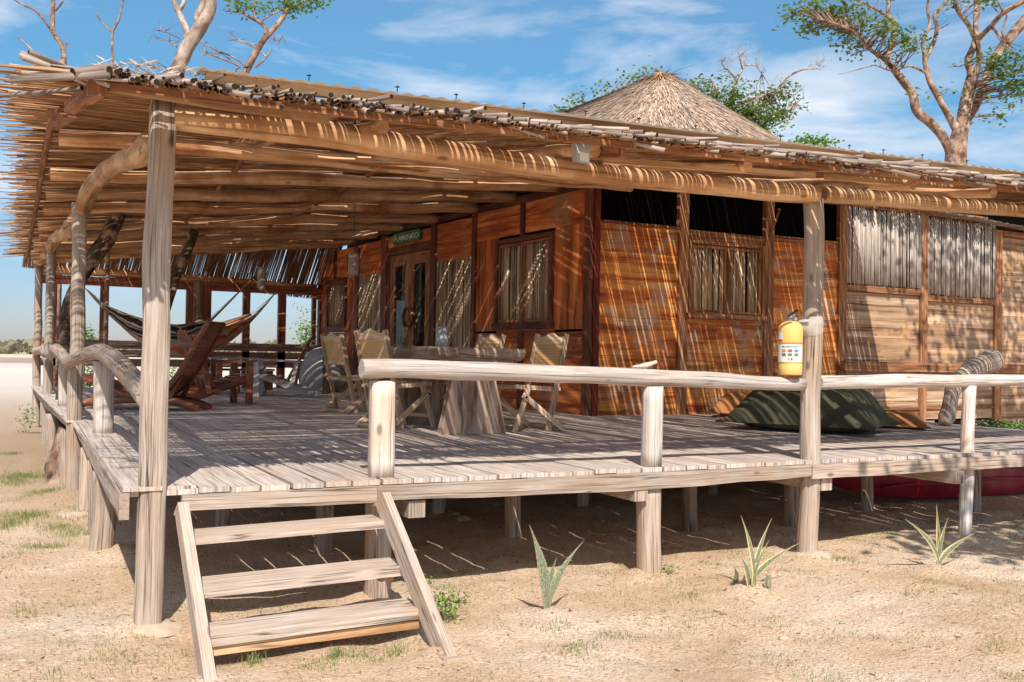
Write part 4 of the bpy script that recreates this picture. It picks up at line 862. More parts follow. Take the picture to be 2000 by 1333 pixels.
L1=P(752,840,'Z',0); L2=P(672,804,'Z',0)
spots=[((L1.x+.12,L1.y+.28,0),R_(22),'nearer folding cane chair left of the table, back to the camera side rail end'),
       ((L2.x-.02,L2.y-.15,0),R_(16),'farther folding chair left of the table with greyish back, by the white tarp'),
       ((4.16,3.22,0),math.pi+R_(14),'folding chair right of the table with large yellow cane back in full view'),
       ((4.0,4.35,0),math.pi+R_(10),'folding chair mostly hidden behind the right end of the table top')]
for i,(l,a,lb) in enumerate(spots):
    c=ch if i==0 else copy_tree(ch); ang_loc(c,l,a); c['label']=lb
# table
tb=thing('dining_table','heavy live edge slab table on a broad tapering plank leg','table',(3.35,3.6,0))
mb=MB(); OL=[(2.86,2.74),(3.3,2.70),(3.83,2.80),(3.86,3.5),(3.80,4.7),(3.4,4.75),(2.98,4.68),(2.92,3.7)]
OL=[(p.x,p.y) for p in path([(*q,0) for q in OL+[OL[0]]],5)][:-1]; n=len(OL); cx,cy=3.35,3.6
rk=[]
for (sc_,z) in ((.93,.705),(.985,.745),(1.0,.79),(.99,.825)):
    rk.append([Vector((cx+(x_-cx)*(sc_+.02*noise.noise(Vector((x_*4,y_*4,z*9))) ),cy+(y_-cy)*(sc_+.01*noise.noise(Vector((y_*4,x_*4,z*9)))),z+.012*noise.noise(Vector((x_*1.5,y_*1.5,0)))+(.012 if x_<3.2 else 0))) for x_,y_ in OL])
for a_,b_ in zip(rk,rk[1:]):
    for i in range(n):
        j=(i+1)%n; mb.quad(a_[i],a_[j],b_[j],b_[i],.42,[(a_[i].z,i*.13),(a_[j].z,i*.13+.13),(b_[j].z+.03,i*.13+.13),(b_[i].z+.03,i*.13)],sm=True)
n0=len(mb.v); mb.v+=rk[-1]; mb.face([n0+i for i in range(n)],[(v.x,v.y) for v in rk[-1]],.42); n0=len(mb.v); mb.v+=rk[0]; mb.face([n0+i for i in range(n)][::-1],[(v.x,v.y) for v in rk[0]][::-1],.42)
mb.build('tabletop','slab_wood',tb)
for yy in (2.92,4.35):
    mb=MB(); pr=[(2.965,0),(3.66,0),(3.60,.28),(3.53,.55),(3.50,.71),(3.10,.71),(3.07,.5),(3.02,.25)]
    A=[Vector((a,yy-.05,z)) for a,z in pr]; B=[Vector((a,yy+.05,z)) for a,z in pr]; k=len(pr)
    n0=len(mb.v); mb.v+=A; mb.face([n0+i for i in range(k)],[(v.x,v.z) for v in A],.2); n0=len(mb.v); mb.v+=B; mb.face([n0+i for i in range(k)][::-1],[(v.x,v.z) for v in B][::-1],.2)
    for i in range(k): j=(i+1)%k; mb.quad(A[j],A[i],B[i],B[j],.5,[(0,A[j].z),(0,A[i].z),(.1,B[i].z),(.1,B[j].z)])
    mb.build('plank_leg','slab_wood',tb)
for y_ in (2.75,4.3):
    mb=MB(); mb.box((3.0,y_,.66),(.62,0,0),(0,.12,0),(0,0,.045)); mb.build('apron','slab_wood',tb)
# glass hurricane vase with candle
vp=P(862,672,'Y',4.15); vz=.835
vs=thing('glass_vase','clear glass cylinder vase standing on the slab table','vase',(vp.x,vp.y,vz))
mb=MB(); mb.lathe((vp.x,vp.y,vz),[(.001,0),(.062,.0),(.066,.01),(.064,.12),(.066,.235),(.061,.235),(.059,.12),(.06,.015),(.001,.012)],28); mb.build('glass','vase_glass',vs)
mb=MB(); mb.lathe((vp.x,vp.y,vz),[(.001,.015),(.035,.015),(.035,.09),(.001,.095)],18); mb.build('candle','candle',vs)
# hanging lanterns
def lantern(x,y,zc_,zt_,r,h,label,wood_=False):
    t=thing('hanging_lantern',label,'lantern',(x,y,zc_))
    mb=MB(); mb.tube([(x,y,zc_+h/2),(x+.003,y,(zc_+zt_)/2),(x,y,zt_)],.004,n=5); mb.build('string','dark_rope',t)
    mb=MB(); mb.lathe((x,y,zc_),[(r*.95,h*.5),(r,h*.49),(r,-h*.25),(r*.96,-h*.35),(r*.72,-h*.46),(r*.3,-h*.5),(.001,-h*.505),(r*.3,-h*.47),(r*.66,-h*.42),(r*.9,-h*.33),(r*.93,-h*.2),(r*.93,h*.49)],24); mb.build('shade','lantern_glass' ,t)
    mb=MB(); mb.lathe((x,y,zc_),[(.001,-h*.34),(r*.8,-h*.34),(r*.86,-h*.2),(.001,-h*.19)],18); mb.build('sand_fill','tan_sheet',t)
    mb=MB(); mb.lathe((x,y,zc_),[(.001,-h*.2),(r*.38,-h*.2),(r*.38,h*.06),(.001,h*.07)],14); mb.build('candle','candle',t)
    for s_ in (-1,1):
        mb=MB(); mb.tube([(x+s_*r*1.03,y,-h*.36+zc_),(x+s_*r*1.05,y,zc_+h*.5),(x,y,zc_+h*.62 if wood_ else zc_+h*.5)],.004,n=4); mb.build('hanger','dark_rope',t)
    return t
lantern(3.78,8.12,2.06,2.98,.088,.34,'glass candle lantern hanging before the cabin wall, nearer of two')
lantern(3.32,12.0,2.08,2.92,.08,.42,'farther hanging lantern on a long string above the back table',True)
# slatted garden chairs
def slat_chair(loc,rz,label,mat='brown_chair',fm=None,group='slatted garden chairs at the back of the deck'):
    fm=fm or mat
    t=thing('garden_chair',label,'chair',(0,0,0),group)
    for s_ in (-1,1):
        mb=MB(); mb.bar((.36,s_*.29,0),(.36,s_*.29,.60),.045,.10,up=(1,0,0)); mb.build('front_leg',fm,t)
        mb=MB(); mb.bar((.42,s_*.25,.40),(-.62,s_*.25,.035),.035,.11); mb.build('side_rail',fm,t)
        mb=MB(); mb.bar((.44,s_*.31,.625),(-.36,s_*.31,.60),.12,.028); mb.build('armrest',fm,t)
        mb=MB(); mb.bar((-.30,s_*.31,.59),(-.22,s_*.29,.16),.03,.07,up=(1,0,0)); mb.build('arm_brace',fm,t)
    for i in range(5):
        y=-.21+i*.105; h=[.97,1.04,1.08,1.04,.97][i]
        d=Vector((-.52,0,1)).normalized(); p0=Vector((-.10,y,.22)); L=(h-.22)/d.z
        mb=MB(); mb.bar(p0,p0+d*L+Vector((0,(i-2)*.012,0)),.088,.02,up=(1,0,.5)); mb.build('back_slat',mat,t)
    for z in (.38,.84):
        x=-.10-(z-.22)*.52-.03; mb=MB(); mb.bar((x,-.31,z),(x,.31,z),.03,.07,up=(.5,0,1)); mb.build('back_batten',mat,t)
    mb=MB()
    for i in range(5): x=.36-i*.10; mb.bar((x,-.27,.425-(.36-x)*.35),(x,.27,.425-(.36-x)*.35),.085,.02)
    mb.build('seat',mat,t)
    ang_loc(t,loc,rz); return t
slat_chair((3.45,11.0,0),R_(160),'dark slatted garden chair with pale side boards, leaning right near the cabin','brown_chair','pale_wood')
slat_chair((1.95,8.6,0),R_(10),'reddish slatted chair partly hidden between the corner post and curved lounger','mahogany')
# curved slatted lounge chair
lc=thing('lounge_chair','curved dark mahogany lounge chair with slatted back seen from behind','chair',(1.45,7.05,0))
O=Vector((1.13,6.98,0)); fv=Vector((-.84,.54,0)); wv_=Vector((.54,.84,0)); 
prof=path([(-.42,0,1.12),(-.27,0,.86),(-.10,0,.54),(.10,0,.29),(.35,0,.165),(.62,0,.18),(.95,0,.30),(1.3,0,.42)],6)
pt=lambda p,wd,dz=0: O+fv*p.x+wv_*wd+Vector((0,0,p.z+dz))
for wd in (0,.52):
    mb=MB()
    for a_,b_ in zip(prof,prof[1:]):
        mb.bar(pt(a_,wd),pt(b_,wd)+(pt(b_,wd)-pt(a_,wd))*.12,.032,.06,up=(fv*.5+Vector((0,0,1))),r=.4)
    mb.build('side_rail','mahogany',lc)
mb=MB()
for i in range(0,len(prof)-1):
    p=prof[i].lerp(prof[i+1],.5); d=(prof[i+1]-prof[i]).normalized(); nrm=Vector((-d.z,0,d.x))
    a_=pt(p,.0)-(fv*nrm.x+Vector((0,0,nrm.z)))*.0; mb.bar(a_,a_+wv_*.52,.062,.018,up=(fv*nrm.x+Vector((0,0,nrm.z))))
mb.build('slats','mahogany',lc)
for wd in (.07,.45):
    K=path([(-.30,0,.03),(-.05,0,.10),(.2,0,.13),(.6,0,.13),(1.05,0,.10),(1.35,0,.035)],4); mb=MB(); mb.tube([pt(p,wd) for p in K],[.028,.045]+[.05]*(len(K)-4)+[.045,.028],n=8,sq=.5); mb.build('rocker_foot','mahogany',lc)
    mb=MB(); mb.bar(pt(Vector((.1,0,.13)),wd),pt(Vector((-.05,0,.45)),wd),.03,.06,up=fv); mb.build('prop','mahogany',lc)
# low plank table and bench behind
bt=thing('plank_table','low plank table with square legs behind the lounge chair','table',(2.9,11.7,0))
mb=MB()
for i in range(4): mb.box((2.35,11.35+i*.17,.615),(1.0,0,0),(0,.16,0),(0,0,.03),0)
mb.build('tabletop','pale_wood',bt)
for x_,y_ in ((2.46,11.42),(3.2,11.42),(2.46,11.95),(3.2,11.95)):
    mb=MB(); mb.box((x_,y_,0),(.1,0,0),(0,.07,0),(0,0,.613),2); mb.build('leg','trim_wood' if x_<3 else 'pale_wood',bt)
bn=thing('plank_bench','small plank bench with an orange brown block leg behind the low table','bench',(3.0,12.6,0))
mb=MB(); mb.box((2.2,12.4,.40),(1.5,0,0),(0,.3,0),(0,0,.04),0); mb.build('seat','grey_wood',bn)
for x_ in (2.3,2.9,3.5): mb=MB(); mb.box((x_,12.45,0),(.18,0,0),(0,.12,0),(0,0,.398),2); mb.build('leg','trim_wood',bn)
# white tarp bundle with stub post
def blob(name,c,rx,ry,rz,mat,label,cat,amp=.12,f=2.5,pw=.7,flat=True):
    mb=MB(); c=Vector(c)
    def fn(u,v):
        th=u*2*math.pi; ph=(v-.5)*math.pi; cs=math.cos(ph); d=Vector((math.cos(th)*cs,math.sin(th)*cs,math.sin(ph)))
        k=1+amp*noise.noise(d*f+c)+amp*.5*noise.noise(d*f*2.7+c)
        z=math.copysign(abs(d.z)**pw,d.z)*rz*k
        return c+Vector((d.x*rx*k,d.y*ry*k,max(z,-c.z+.004) if flat else z))
    mb.grid(fn,40,24); o=mb.build(name,mat,None,loc=(c.x,c.y,max(0,c.z-rz))); tag(o,label,cat); return o
blob('tarp',(4.78,13.0,.36),.46,.45,.52,'tarp','crumpled white tarp heaped by the cabin wall behind the chairs','tarp',.12,1.6,1.1)
o=log('stub_post',[(4.56,12.0,0),(4.56,12.0,.70)],.068,'brown_chair',None,n=12,rough=.08,loc=(4.56,12,0)); tag(o,'short upright stub post before the white tarp','post')
# hammocks
def hammock(p0,p1,sag,width,mat,label,e0=.30,e1=.24,twist=.35):
    p0,p1=Vector(p0),Vector(p1); t=thing('hammock',label,'hammock',tuple((p0+p1)/2),'striped hammocks slung at the back of the deck')
    c=lambda f: p0.lerp(p1,f)+Vector((0,0,-sag*4*f*(1-f)))
    d=(p1-p0).normalized(); sd=d.cross(Vector((0,0,1))).normalized()
    def fn(u,v):
        f=lerp(e0,1-e1,v); w_=width*math.sin(math.pi*min(1,max(0,(v*.92+.04))))**.75; q=(u-.5)*2
        base=c(f); return base+sd*q*w_*.5+Vector((0,0,(abs(q)**1.8)*w_*.42-.10*w_ + .02*math.sin(q*14+v*3)*w_)) 
    mb=MB(); mb.grid(fn,26,34,su=1,sv=2.2); mb.build('cloth',mat,t)
    for e_,pe in ((0,p0),(1,p1)):
        mb=MB()
        for i in range(11):
            a_=fn(i/10,e_); mb.tube([pe,pe.lerp(a_,.5)+Vector((0,0,-.01)),a_],.006,n=4)
        mb.build('end_cords','rope',t)
    return t
h0=P(166,563,'Y',12.0); h1=P(492,545,'Y',12.2); hammock(h0,h1,.95,.75,'hammock_dark','black and cream striped hammock, the darker of two',.1,.27)
h0=P(171,566,'Y',13.0); h1=P(540,571,'Y',13.6); hammock(h0,h1,1.12,1.25,'hammock_orange','cream hammock with red orange patterned bands, the lower slung of two',.16,.13)
# fire extinguisher
ex=P(1544,733,'Y',0.02); fe=thing('fire_extinguisher','yellow fire extinguisher with white label standing on the rail by the tall post','extinguisher',(ex.x,ex.y,ex.z))
r=.093; ec=Vector(ex); ec.x-=.005; H=.40
mb=MB(); mb.lathe(ec,[(.001,0),(r*.9,0),(r*.97,.008),(r*.97,.085),(r*.93,.09),(r,.095),(r,.345),(r*.96,.375),(r*.72,.40),(r*.38,.415),(.001,.42)],36); mb.build('tank','yellow_paint',fe)
mb=MB(); mb.lathe(ec+Vector((0,0,.41)),[(.001,0),(.030,0),(.032,.03),(.02,.035),(.02,.055),(.001,.057)],18); mb.build('valve','silver_case',fe)
mb=MB(); mb.bar(ec+Vector((-.02,0,.455)),ec+Vector((.055,-.01,.50)),.022,.012); mb.bar(ec+Vector((-.01,0,.44)),ec+Vector((.06,-.01,.455)),.02,.01); mb.build('lever','black_plastic',fe)
mb=MB(); mb.tube([ec+Vector((.0,-.03,.435)),ec+Vector((0,-.05,.435))],.014,n=14); mb.build('gauge','silver_case',fe)
vdir=(Vector((CAM.x,CAM.y,0))-Vector((ec.x,ec.y,0))).normalized(); a0=math.atan2(vdir.y,vdir.x)
def band(mb,a_c,hw_,z0,z1,rr_,n=14):
    mb.grid(lambda u,v: ec+Vector((math.cos(a0+a_c+(u-.5)*2*hw_)*rr_,math.sin(a0+a_c+(u-.5)*2*hw_)*rr_,lerp(z0,z1,v))),n,1,r=.5)
mb=MB(); band(mb,.0,1.15,.10,.235,r+.0015); lab=mb.build('label','white_label',fe)
mb=MB(); band(mb,.0,1.15,.237,.25,r+.0015); mb.build('label_band','label_orange',fe)
mb=MB(); band(mb,-1.0,.36,.255,.325,r+.0015); lab2=mb.build('label','white_label',fe)
mb=MB(); band(mb,-1.0,.34,.258,.272,r+.003); mb.build('label_band','label_red',lab2)
for i,(ac,z,mt) in enumerate([(-.52,.185,'label_orange'),(-.02,.185,'label_red'),(.48,.185,'label_cyan'),(-.52,.155,'label_brown'),(-.02,.155,'label_green'),(.48,.155,'label_green'),(-.1,.122,'label_orange'),(.12,.122,'label_brown')]):
    mb=MB(); hw_=.17 if i<6 else .06; band(mb,ac,hw_,z-.010,z+.012,r+.003,5); mb.build('pictogram',mt,lab)
me=textmesh('MULTIPROPOSITO',.0155,0.0004,res=2); vv=me.vertices
for v in vv:
    a_=a0+v.co.x/r*1.0; rr_=r+.003+v.co.z; z_=v.co.y; v.co=(math.cos(a_)*rr_,math.sin(a_)*rr_,.216+z_)
o=bpy.data.objects.new('lettering',me); COL.objects.link(o); o.parent=lab; me.materials.append(MATS['label_blue']); o.location=ec-Vector(ex)
# plastic wrap tied round the post
mb=MB(); pc=Vector((4.885,.05,1.03))
mb.grid(lambda u,v: pc+Vector((math.cos(u*6.283)*(.080+.014*math.sin(v*3.1)+.012*noise.noise(Vector((math.cos(u*6.283)*2,math.sin(u*6.283)*2,v*4))))-(.09 if .4<u<.62 else 0)*(1-abs(u-.51)/.11)*math.sin(v*3.14),math.sin(u*6.283)*(.080+.012*math.sin(v*3.1)+.012*noise.noise(Vector((math.sin(u*6.283)*2,u*3,v*4+3)))),-.07+.15*v)),36,14)
o=mb.build('plastic_wrap','plastic_wrap',None,loc=tuple(pc)); tag(o,'clear plastic wrap tied round the tall post beside the extinguisher','plastic wrap')
# floodlight under the eave
f0=P(1132,301,'Y',-.62); fl_=thing('floodlight','small grey floodlight fixed under the front eave','floodlight',tuple(f0))
mb=MB(); a_=.055; 
T=[Vector((-a_,-.03,.068)),Vector((a_,-.03,.060)),Vector((a_*.8,-.045,-.068)),Vector((-a_*.72,-.045,-.060))]; Bk=[Vector((-a_*.6,.045,.06)),Vector((a_*.6,.045,.055)),Vector((a_*.5,.03,-.045)),Vector((-a_*.5,.03,-.045))]
T=[f0+v for v in T]; Bk=[f0+v for v in Bk]
mb.quad(T[3],T[2],T[1],T[0]); mb.quad(*Bk)
for i in range(4): j=(i+1)%4; mb.quad(T[i],T[j],Bk[j],Bk[i])
mb.build('housing','silver_case',fl_)
mb=MB(); q=[lerp(T[3],T[0],.08)+Vector((.016,-.003,0)),lerp(T[2],T[1],.08)+Vector((-.008,-.003,0)),lerp(T[2],T[1],.52)+Vector((-.008,-.003,0)),lerp(T[3],T[0],.52)+Vector((.018,-.003,0))]; mb.quad(*q); mb.build('lens','lamp_lens',fl_)
mb=MB(); mb.tube([f0+Vector((0,.03,.03)),f0+Vector((.06,.07,.09))],.012,n=6); mb.build('bracket','black_plastic',fl_)
# cushions
def cushion(corners,h,mat,label,wr=.03,seed=0):
    A,B,C,D=[Vector((*c,0)) for c in corners]; ctr=(A+B+C+D)/4; t=thing('floor_cushion',label,'cushion',tuple(ctr),'big floor cushions by the front wall')
    def fn(u,v,top):
        s,t_=u*2-1,v*2-1; e=1-.09*(1-s*s)*abs(t_)**3; e2=1-.09*(1-t_*t_)*abs(s)**3
        s2,t2=s*e2,t_*e; uu,v2=(s2+1)/2,(t2+1)/2
        p=(A*(1-uu)+B*uu)*(1-v2)+(D*(1-uu)+C*uu)*v2
        k=max(0,(1-s**2))**.55*max(0,(1-t_**2))**.5*.9+.1*max(0,(1-s**4))*max(0,(1-t_**4))
        nn=noise.noise(Vector((s*1.8+seed,t_*1.8,1)))*.5+noise.noise(Vector((s*6+seed,t_*3,2)))*.30+abs(noise.noise(Vector((s*3+seed,t_*7,5))))*-.35+ .05*math.sin((s+t_)*9+seed)*(1-k)
        z=h*.42+(h*.58*k*(1+nn*.5) if top else -h*.40*min(1,k*1.6))
        edge=.06*h*(1-k)
        return p+Vector((0,0,max(.006,z*(.25+.75*min(1,k*1.5))+edge+ (0.0 if top else 0))))
    mb=MB(); mb.grid(lambda u,v:fn(u,v,True),56,40); mb.grid(lambda u,v:fn(1-u,v,False),40,28); mb.build('cover',mat,t)
    mb=MB(); rim=[fn(i/24,0,True) for i in range(25)]+[fn(1,i/24,True) for i in range(1,25)]+[fn(1-i/24,1,True) for i in range(1,25)]+[fn(0,1-i/24,True) for i in range(1,24)]
    mb.tube(rim+[rim[0]],.010,n=5,caps=False); mb.build('piping',mat,t); return t
g=cushion([(6.26,2.85),(7.06,1.36),(8.15,1.95),(7.38,3.45)],.52,'cushion_green','large dark green floor cushion behind the tall post',seed=2)
mb=MB(); mb.box((6.30,2.80,.07),(.09,-.06,.02),(.01,.02,.0),(0,0,.05)); mb.build('tag','coral_tag',g)
cushion([(7.55,4.62),(8.2,3.9),(8.9,4.5),(8.2,5.05)],.36,'cushion_orange','tan orange floor cushion against the wall, left of the green one',seed=5)
cushion([(8.15,2.55),(8.55,1.9),(9.35,2.6),(8.7,3.2)],.20,'cushion_orange','thin orange cushion corner sticking out right of the green cushion',seed=9)
# driftwood
dl=thing('driftwood_log','bent pale driftwood log leaning behind the right handrail','log',(9.4,2.5,0))
mb=MB(); K=path([(9.45,2.42,0.02),P(1856,800,'Y',2.45),P(1866,755,'Y',2.5),P(1890,728,'Y',2.6),P(1920,712,'Y',2.7),P(1944,703,'Y',2.8)],8)
mb.tube(K,[np.interp(i/(len(K)-1),[0,.1,.3,.45,.7,.9,1],[.07,.10,.085,.11,.12,.15,.12]) for i in range(len(K))],n=16,rough=.12,wob=.02); mb.build('trunk','post_wood',dl)
mb=MB(); mb.tube([P(1866,757,'Y',2.5),P(1884,748,'Y',2.4),P(1893,735,'Y',2.35)],[.06,.045,.02],n=10,rough=.15); mb.build('branch_stub','pale_wood',dl)
o=log('driftwood_piece',[P(1236,717,'Y',0.03),P(1262,716,'Y',0.03),P(1284,709,'Y',0.0)],[.006,.02,.012],'pale_wood',None,n=8,rough=.3,loc=tuple(P(1262,716,'Y',0.03)),step=.03); tag(o,'small pale driftwood piece lying on the handrail','driftwood')
# red kayak under the deck
kx0,kx1,ky=6.75,12.2,1.75; kk=thing('kayak','dark red plastic kayak stored on its side under the deck','kayak',(8.2,ky,GZ))
mb=MB()
def kf(u,v):
    th=u*2*math.pi; f=v; taper=(1-abs(2*f-1)**3.2); x=lerp(kx0,kx1,f); ry=.20*taper**.8+.01; rz=.33*taper**.7+.02
    rib=.018*math.sin(f*90)*max(0,-math.sin(th))*(1 if .2<f<.35 else .3)
    well=-.10*math.exp(-((f-.5)/.09)**2)*max(0,-math.sin(th)) -.07*math.exp(-((f-.72)/.05)**2)*max(0,-math.sin(th))
    cy_,cz_=math.sin(th),math.cos(th); 
    return (x,ky+math.copysign(abs(cy_)**.7,cy_)*(ry+rib+well),GZ+.36+math.copysign(abs(cz_)**.8,cz_)*rz)
mb.grid(kf,40,110); mb.build('hull','red_plastic',kk)
mb=MB()
for z in (GZ+.22,): mb.tube([(x_,ky-.19,z+.01*math.sin(x_*5)) for x_ in np.linspace(7.4,11.6,30)],.016,n=6)
mb.build('rub_rail','red_plastic',kk)
mb=MB(); mb.lathe((8.05,ky-.185,GZ+.42),[(.13,0),(.14,.012),(.13,.024),(.10,.02),(.001,.02)],24,ax=(0,-1,0)); mb.build('hatch','red_plastic',kk)
# ================================================================ PLANTS
def sleaf(mb,base,tip,w_,yel,bend=.12,twist=0):
    base,tip=Vector(base),Vector(tip); d=tip-base; L=d.length; side=d.cross(Vector((math.sin(twist),-math.cos(twist),.1))).normalized()
    out=Vector((d.x,d.y,0)); n=12; n0=len(mb.v)
    sg=math.copysign(1,d.x)
    nr=side.cross(d).normalized()
    for i in range(n+1):
        f=i/n; p=base+Vector((d.x*f**1.7,d.y*f**1.7,d.z*(f**.9))); ww=w_*(.55+.75*math.sin(math.pi*min(1,f*1.15+.08))**.8)*(1-f**3.5)+.0008
        mb.v+= [p-side*ww,p+nr*ww*.35,p+side*ww]
    for i in range(n):
        A=n0+i*3; f0,f1=i/n*L,(i+1)/n*L
        mb.face([A,A+1,A+4,A+3],[(-1,f0),(0,f0),(0,f1),(-1,f1)],yel,True); mb.face([A+1,A+2,A+5,A+4],[(0,f0),(1,f0),(1,f1),(0,f1)],yel,True)
def snake(px,py,tips,lb,yel):
    b=P(px,py,'Z',GZ); b.z=gh(b.x,b.y)-.01; t=thing('snake_plant',lb,'plant',tuple(b),'snake plants along the front of the deck'); rq=random.Random(px)
    for (tx,ty,w_) in tips:
        yy=b.y+rq.uniform(-.06,.06); tp=P(tx,ty,'Y',yy); bb=b+Vector((rq.uniform(-.02,.02)+(.0 if abs(tx-px)<30 else .0),rq.uniform(-.02,.02),0))
        mb=MB(); sleaf(mb,bb,tp,w_,yel,twist=rq.uniform(-.3,.3)); mb.build('leaf','snake_leaf',t)
    return t
snake(1070,1200,[(1034,1026,.026),(1141,1056,.020),(1088,1088,.018),(1042,1062,.012),(1066,1110,.016)],'grey green snake plant nearest the stair',.15)
snake(1468,1156,[(1447,1007,.020),(1508,1012,.018),(1563,1060,.018),(1446,1085,.024),(1503,1055,.016)],'yellow edged snake plant in front of the deck, middle of three',1)
snake(1440,1150,[(1435,1108,.014),(1441,1118,.012)],'tiny snake plant shoot just left of the middle snake plant',.3)
snake(1499,1156,[(1499,1116,.013),(1503,1124,.01)],'tiny pale shoot just right of the middle snake plant',.1)
snake(1832,1113,[(1829,984,.022),(1767,1014,.020),(1853,1010,.019),(1906,1040,.020),(1838,1030,.018)],'yellow edged snake plant by the rightmost rail post',1)
CL=[]; KL=[]; TW=[]
def bear(mb,rq,r0=.014):
    '''twigs from the nearest limb point out to each leaf clump'''
    for cc in TW:
        p=min(KL,key=lambda q:(q-cc).length_squared); L=(cc-p).length
        if L>2.6: continue
        m_=p.lerp(cc,.5)+Vector((rq.gauss(0,.08),rq.gauss(0,.08),rq.gauss(.05,.08)))*L
        mb.tube([p,m_,cc],[r0,r0*.6,r0*.25],n=4,caps=False)
    TW.clear(); KL.clear()
def leaves(mb,c,rx,ry,rz,n,s,rq,clump=7,cs=.3):
    c=Vector(c)
    k=max(1,n//clump); CL.clear()
    for _ in range(k):
        d=Vector((rq.gauss(0,1),rq.gauss(0,1),rq.gauss(0,1))).normalized()*rq.random()**.45; cc=c+Vector((d.x*rx,d.y*ry,d.z*rz)); br=rq.random(); CL.append(cc)
        for __ in range(clump):
            p=cc+Vector((rq.gauss(0,1),rq.gauss(0,1),rq.gauss(0,.7)))*s*1.6*cs*4
            a_=Vector((rq.gauss(0,1),rq.gauss(0,1),rq.gauss(0,.6))).normalized()*s*rq.uniform(.45,1.5); b_=a_.cross(Vector((rq.gauss(0,.4),rq.gauss(0,.4),1))).normalized()*s*.42
            mb.quad(p,p+a_*.5+b_,p+a_,p+a_*.5-b_,min(1,max(0,br*.6+rq.random()*.4)))
rq=random.Random(77)
def shrub(px,py,rx,rz,n,s,name,lb,cat='plant',mat='leaf_bright',ax='Z',zv=GZ,group=None):
    b=P(px,py,ax,zv); t=thing(name,lb,cat,tuple(b),group)
    mb=MB(); leaves(mb,b+Vector((0,0,rz)),rx,rx*.8,rz,n,s,rq,5,.25); mb.build('foliage',mat,t)
    mb=MB()
    for k in range(6): mb.tube([b+Vector((0,0,-.02)),b+Vector((rq.uniform(-1,1)*rx*.5,rq.uniform(-1,1)*rx*.4,rz*rq.uniform(.6,1.4)))],[.004,.002],n=4)
    mb.build('stem','rope',t); return t
shrub(868,1212,.07,.085,300,.022,'leafy_weed','bright green leafy weed on the sand just right of the stair')
shrub(900,1180,.05,.04,60,.018,'leafy_weed','small olive tuft behind the bright weed','plant','leaf')
shrub(838,1142,.05,.03,50,.018,'leafy_weed','tiny two leaved sprout at the shadow edge right of the stair')
shrub(1312,1122,.06,.03,50,.018,'leafy_weed','small sprout on the sand right of the middle front pile')
shrub(200,1075,.05,.20,160,.02,'creeper','green creeper climbing the wide split pile on the left','plant')
shrub(50,850,.12,.28,180,.04,'leafy_shrub','green sprigs growing beside the far left edge of the deck','plant','leaf')
shrub(610,1255,.10,.03,50,.02,'leafy_weed','low dark green weed in shade under the stair','plant','leaf')
for (px,zz,n,lb) in ((170,-.2,900,'bright green shrub seen under the far lookout frame at left'),(345,-.2,500,'bright green shrub seen behind the slatted chair'),(165,.6,140,'leafy tip above the sill at the far left lookout')):
    b=P(px,720 if zz<0 else 655,'Y',19.0); t=thing('leafy_shrub',lb,'shrub',(b.x,b.y,GZ)); mb=MB(); leaves(mb,(b.x,b.y,(b.z+GZ)/2 if zz<0 else b.z),.55 if zz<0 else .2,.5,.75 if zz<0 else .15,n*3,.06,rq); mb.build('foliage','leaf_bright',t); mb=MB(); mb.tube([(b.x,b.y,GZ),(b.x+.02,b.y,b.z)],[.03,.01],n=6); mb.build('stem','bark',t)
b=P(598,640,'Y',20.0); t=thing('leafy_bush','pale green bush seen through the last lookout by the cabin','bush',(b.x,b.y,GZ)); mb=MB(); leaves(mb,b+Vector((.1,0,-.2)),.28,.4,.55,700,.07,rq); leaves(mb,P(585,600,'Y',20.0),.35,.3,.12,30,.06,rq); mb.build('foliage','leaf_bright',t); mb=MB(); mb.tube([(b.x,b.y,GZ),b,P(588,600,'Y',20.0)],[.04,.02,.006],n=6); mb.build('stem','bark',t)
for (px,py,lb) in ((1925,835,'green bush showing under the wall at the right edge'),(1985,835,'rightmost green bush under the wall near the picture edge')):
    b=P(px,py,'Y',7.5); t=thing('leafy_bush',lb,'bush',(b.x,b.y,GZ)); mb=MB(); leaves(mb,b,.6,.4,.35,1400,.06,rq); mb.build('foliage','leaf_bright',t)
# grass clump under the stair front
def gblades(mb,cx,cy,n,sp,h0,h1,rq,w_=.003):
    for k in range(n):
        x=cx+rq.gauss(0,sp); y=cy+rq.gauss(0,sp); z=gh(x,y); h=rq.uniform(h0,h1); a_=rq.uniform(0,6.28); lean=rq.uniform(.1,.9)*h
        p=Vector((x,y,z-.003)); m_=p+Vector((math.cos(a_)*lean*.35,math.sin(a_)*lean*.35,h*.7)); e=p+Vector((math.cos(a_)*lean,math.sin(a_)*lean,h)); s_=Vector((-math.sin(a_+.6),math.cos(a_+.6),0))*w_; r=rq.random()
        mb.quad(p-s_,p+s_,m_+s_*.7,m_-s_*.7,r); mb.tri(m_-s_*.7,m_+s_*.7,e,r)
for px,py,lb in ((495,1292,'thin grass clump in front of the lowest tread'),(770,1270,'grass clump beside the right foot of the stair'),(655,1285,'sparse low grass clump in front of the stair, right half')):
    b=P(px,py,'Z',GZ); mb=MB(); gblades(mb,b.x,b.y,44,.026,.02,.09,rq,.0022); o=mb.build('grass_clump','grass',None,loc=(b.x,b.y,GZ)); tag(o,lb,'grass')
mb=MB()
rg=random.Random(4); cen=[]
for k in range(420):
    x=rg.uniform(-3.2,0.1) if k<110 else rg.uniform(.2,9); y=rg.uniform(-1.5,9) if k<110 else rg.uniform(-3.6,0.9)
    if noise.noise(Vector((x*.9,y*.9,5)))<-.25: continue
    cen.append((x,y))
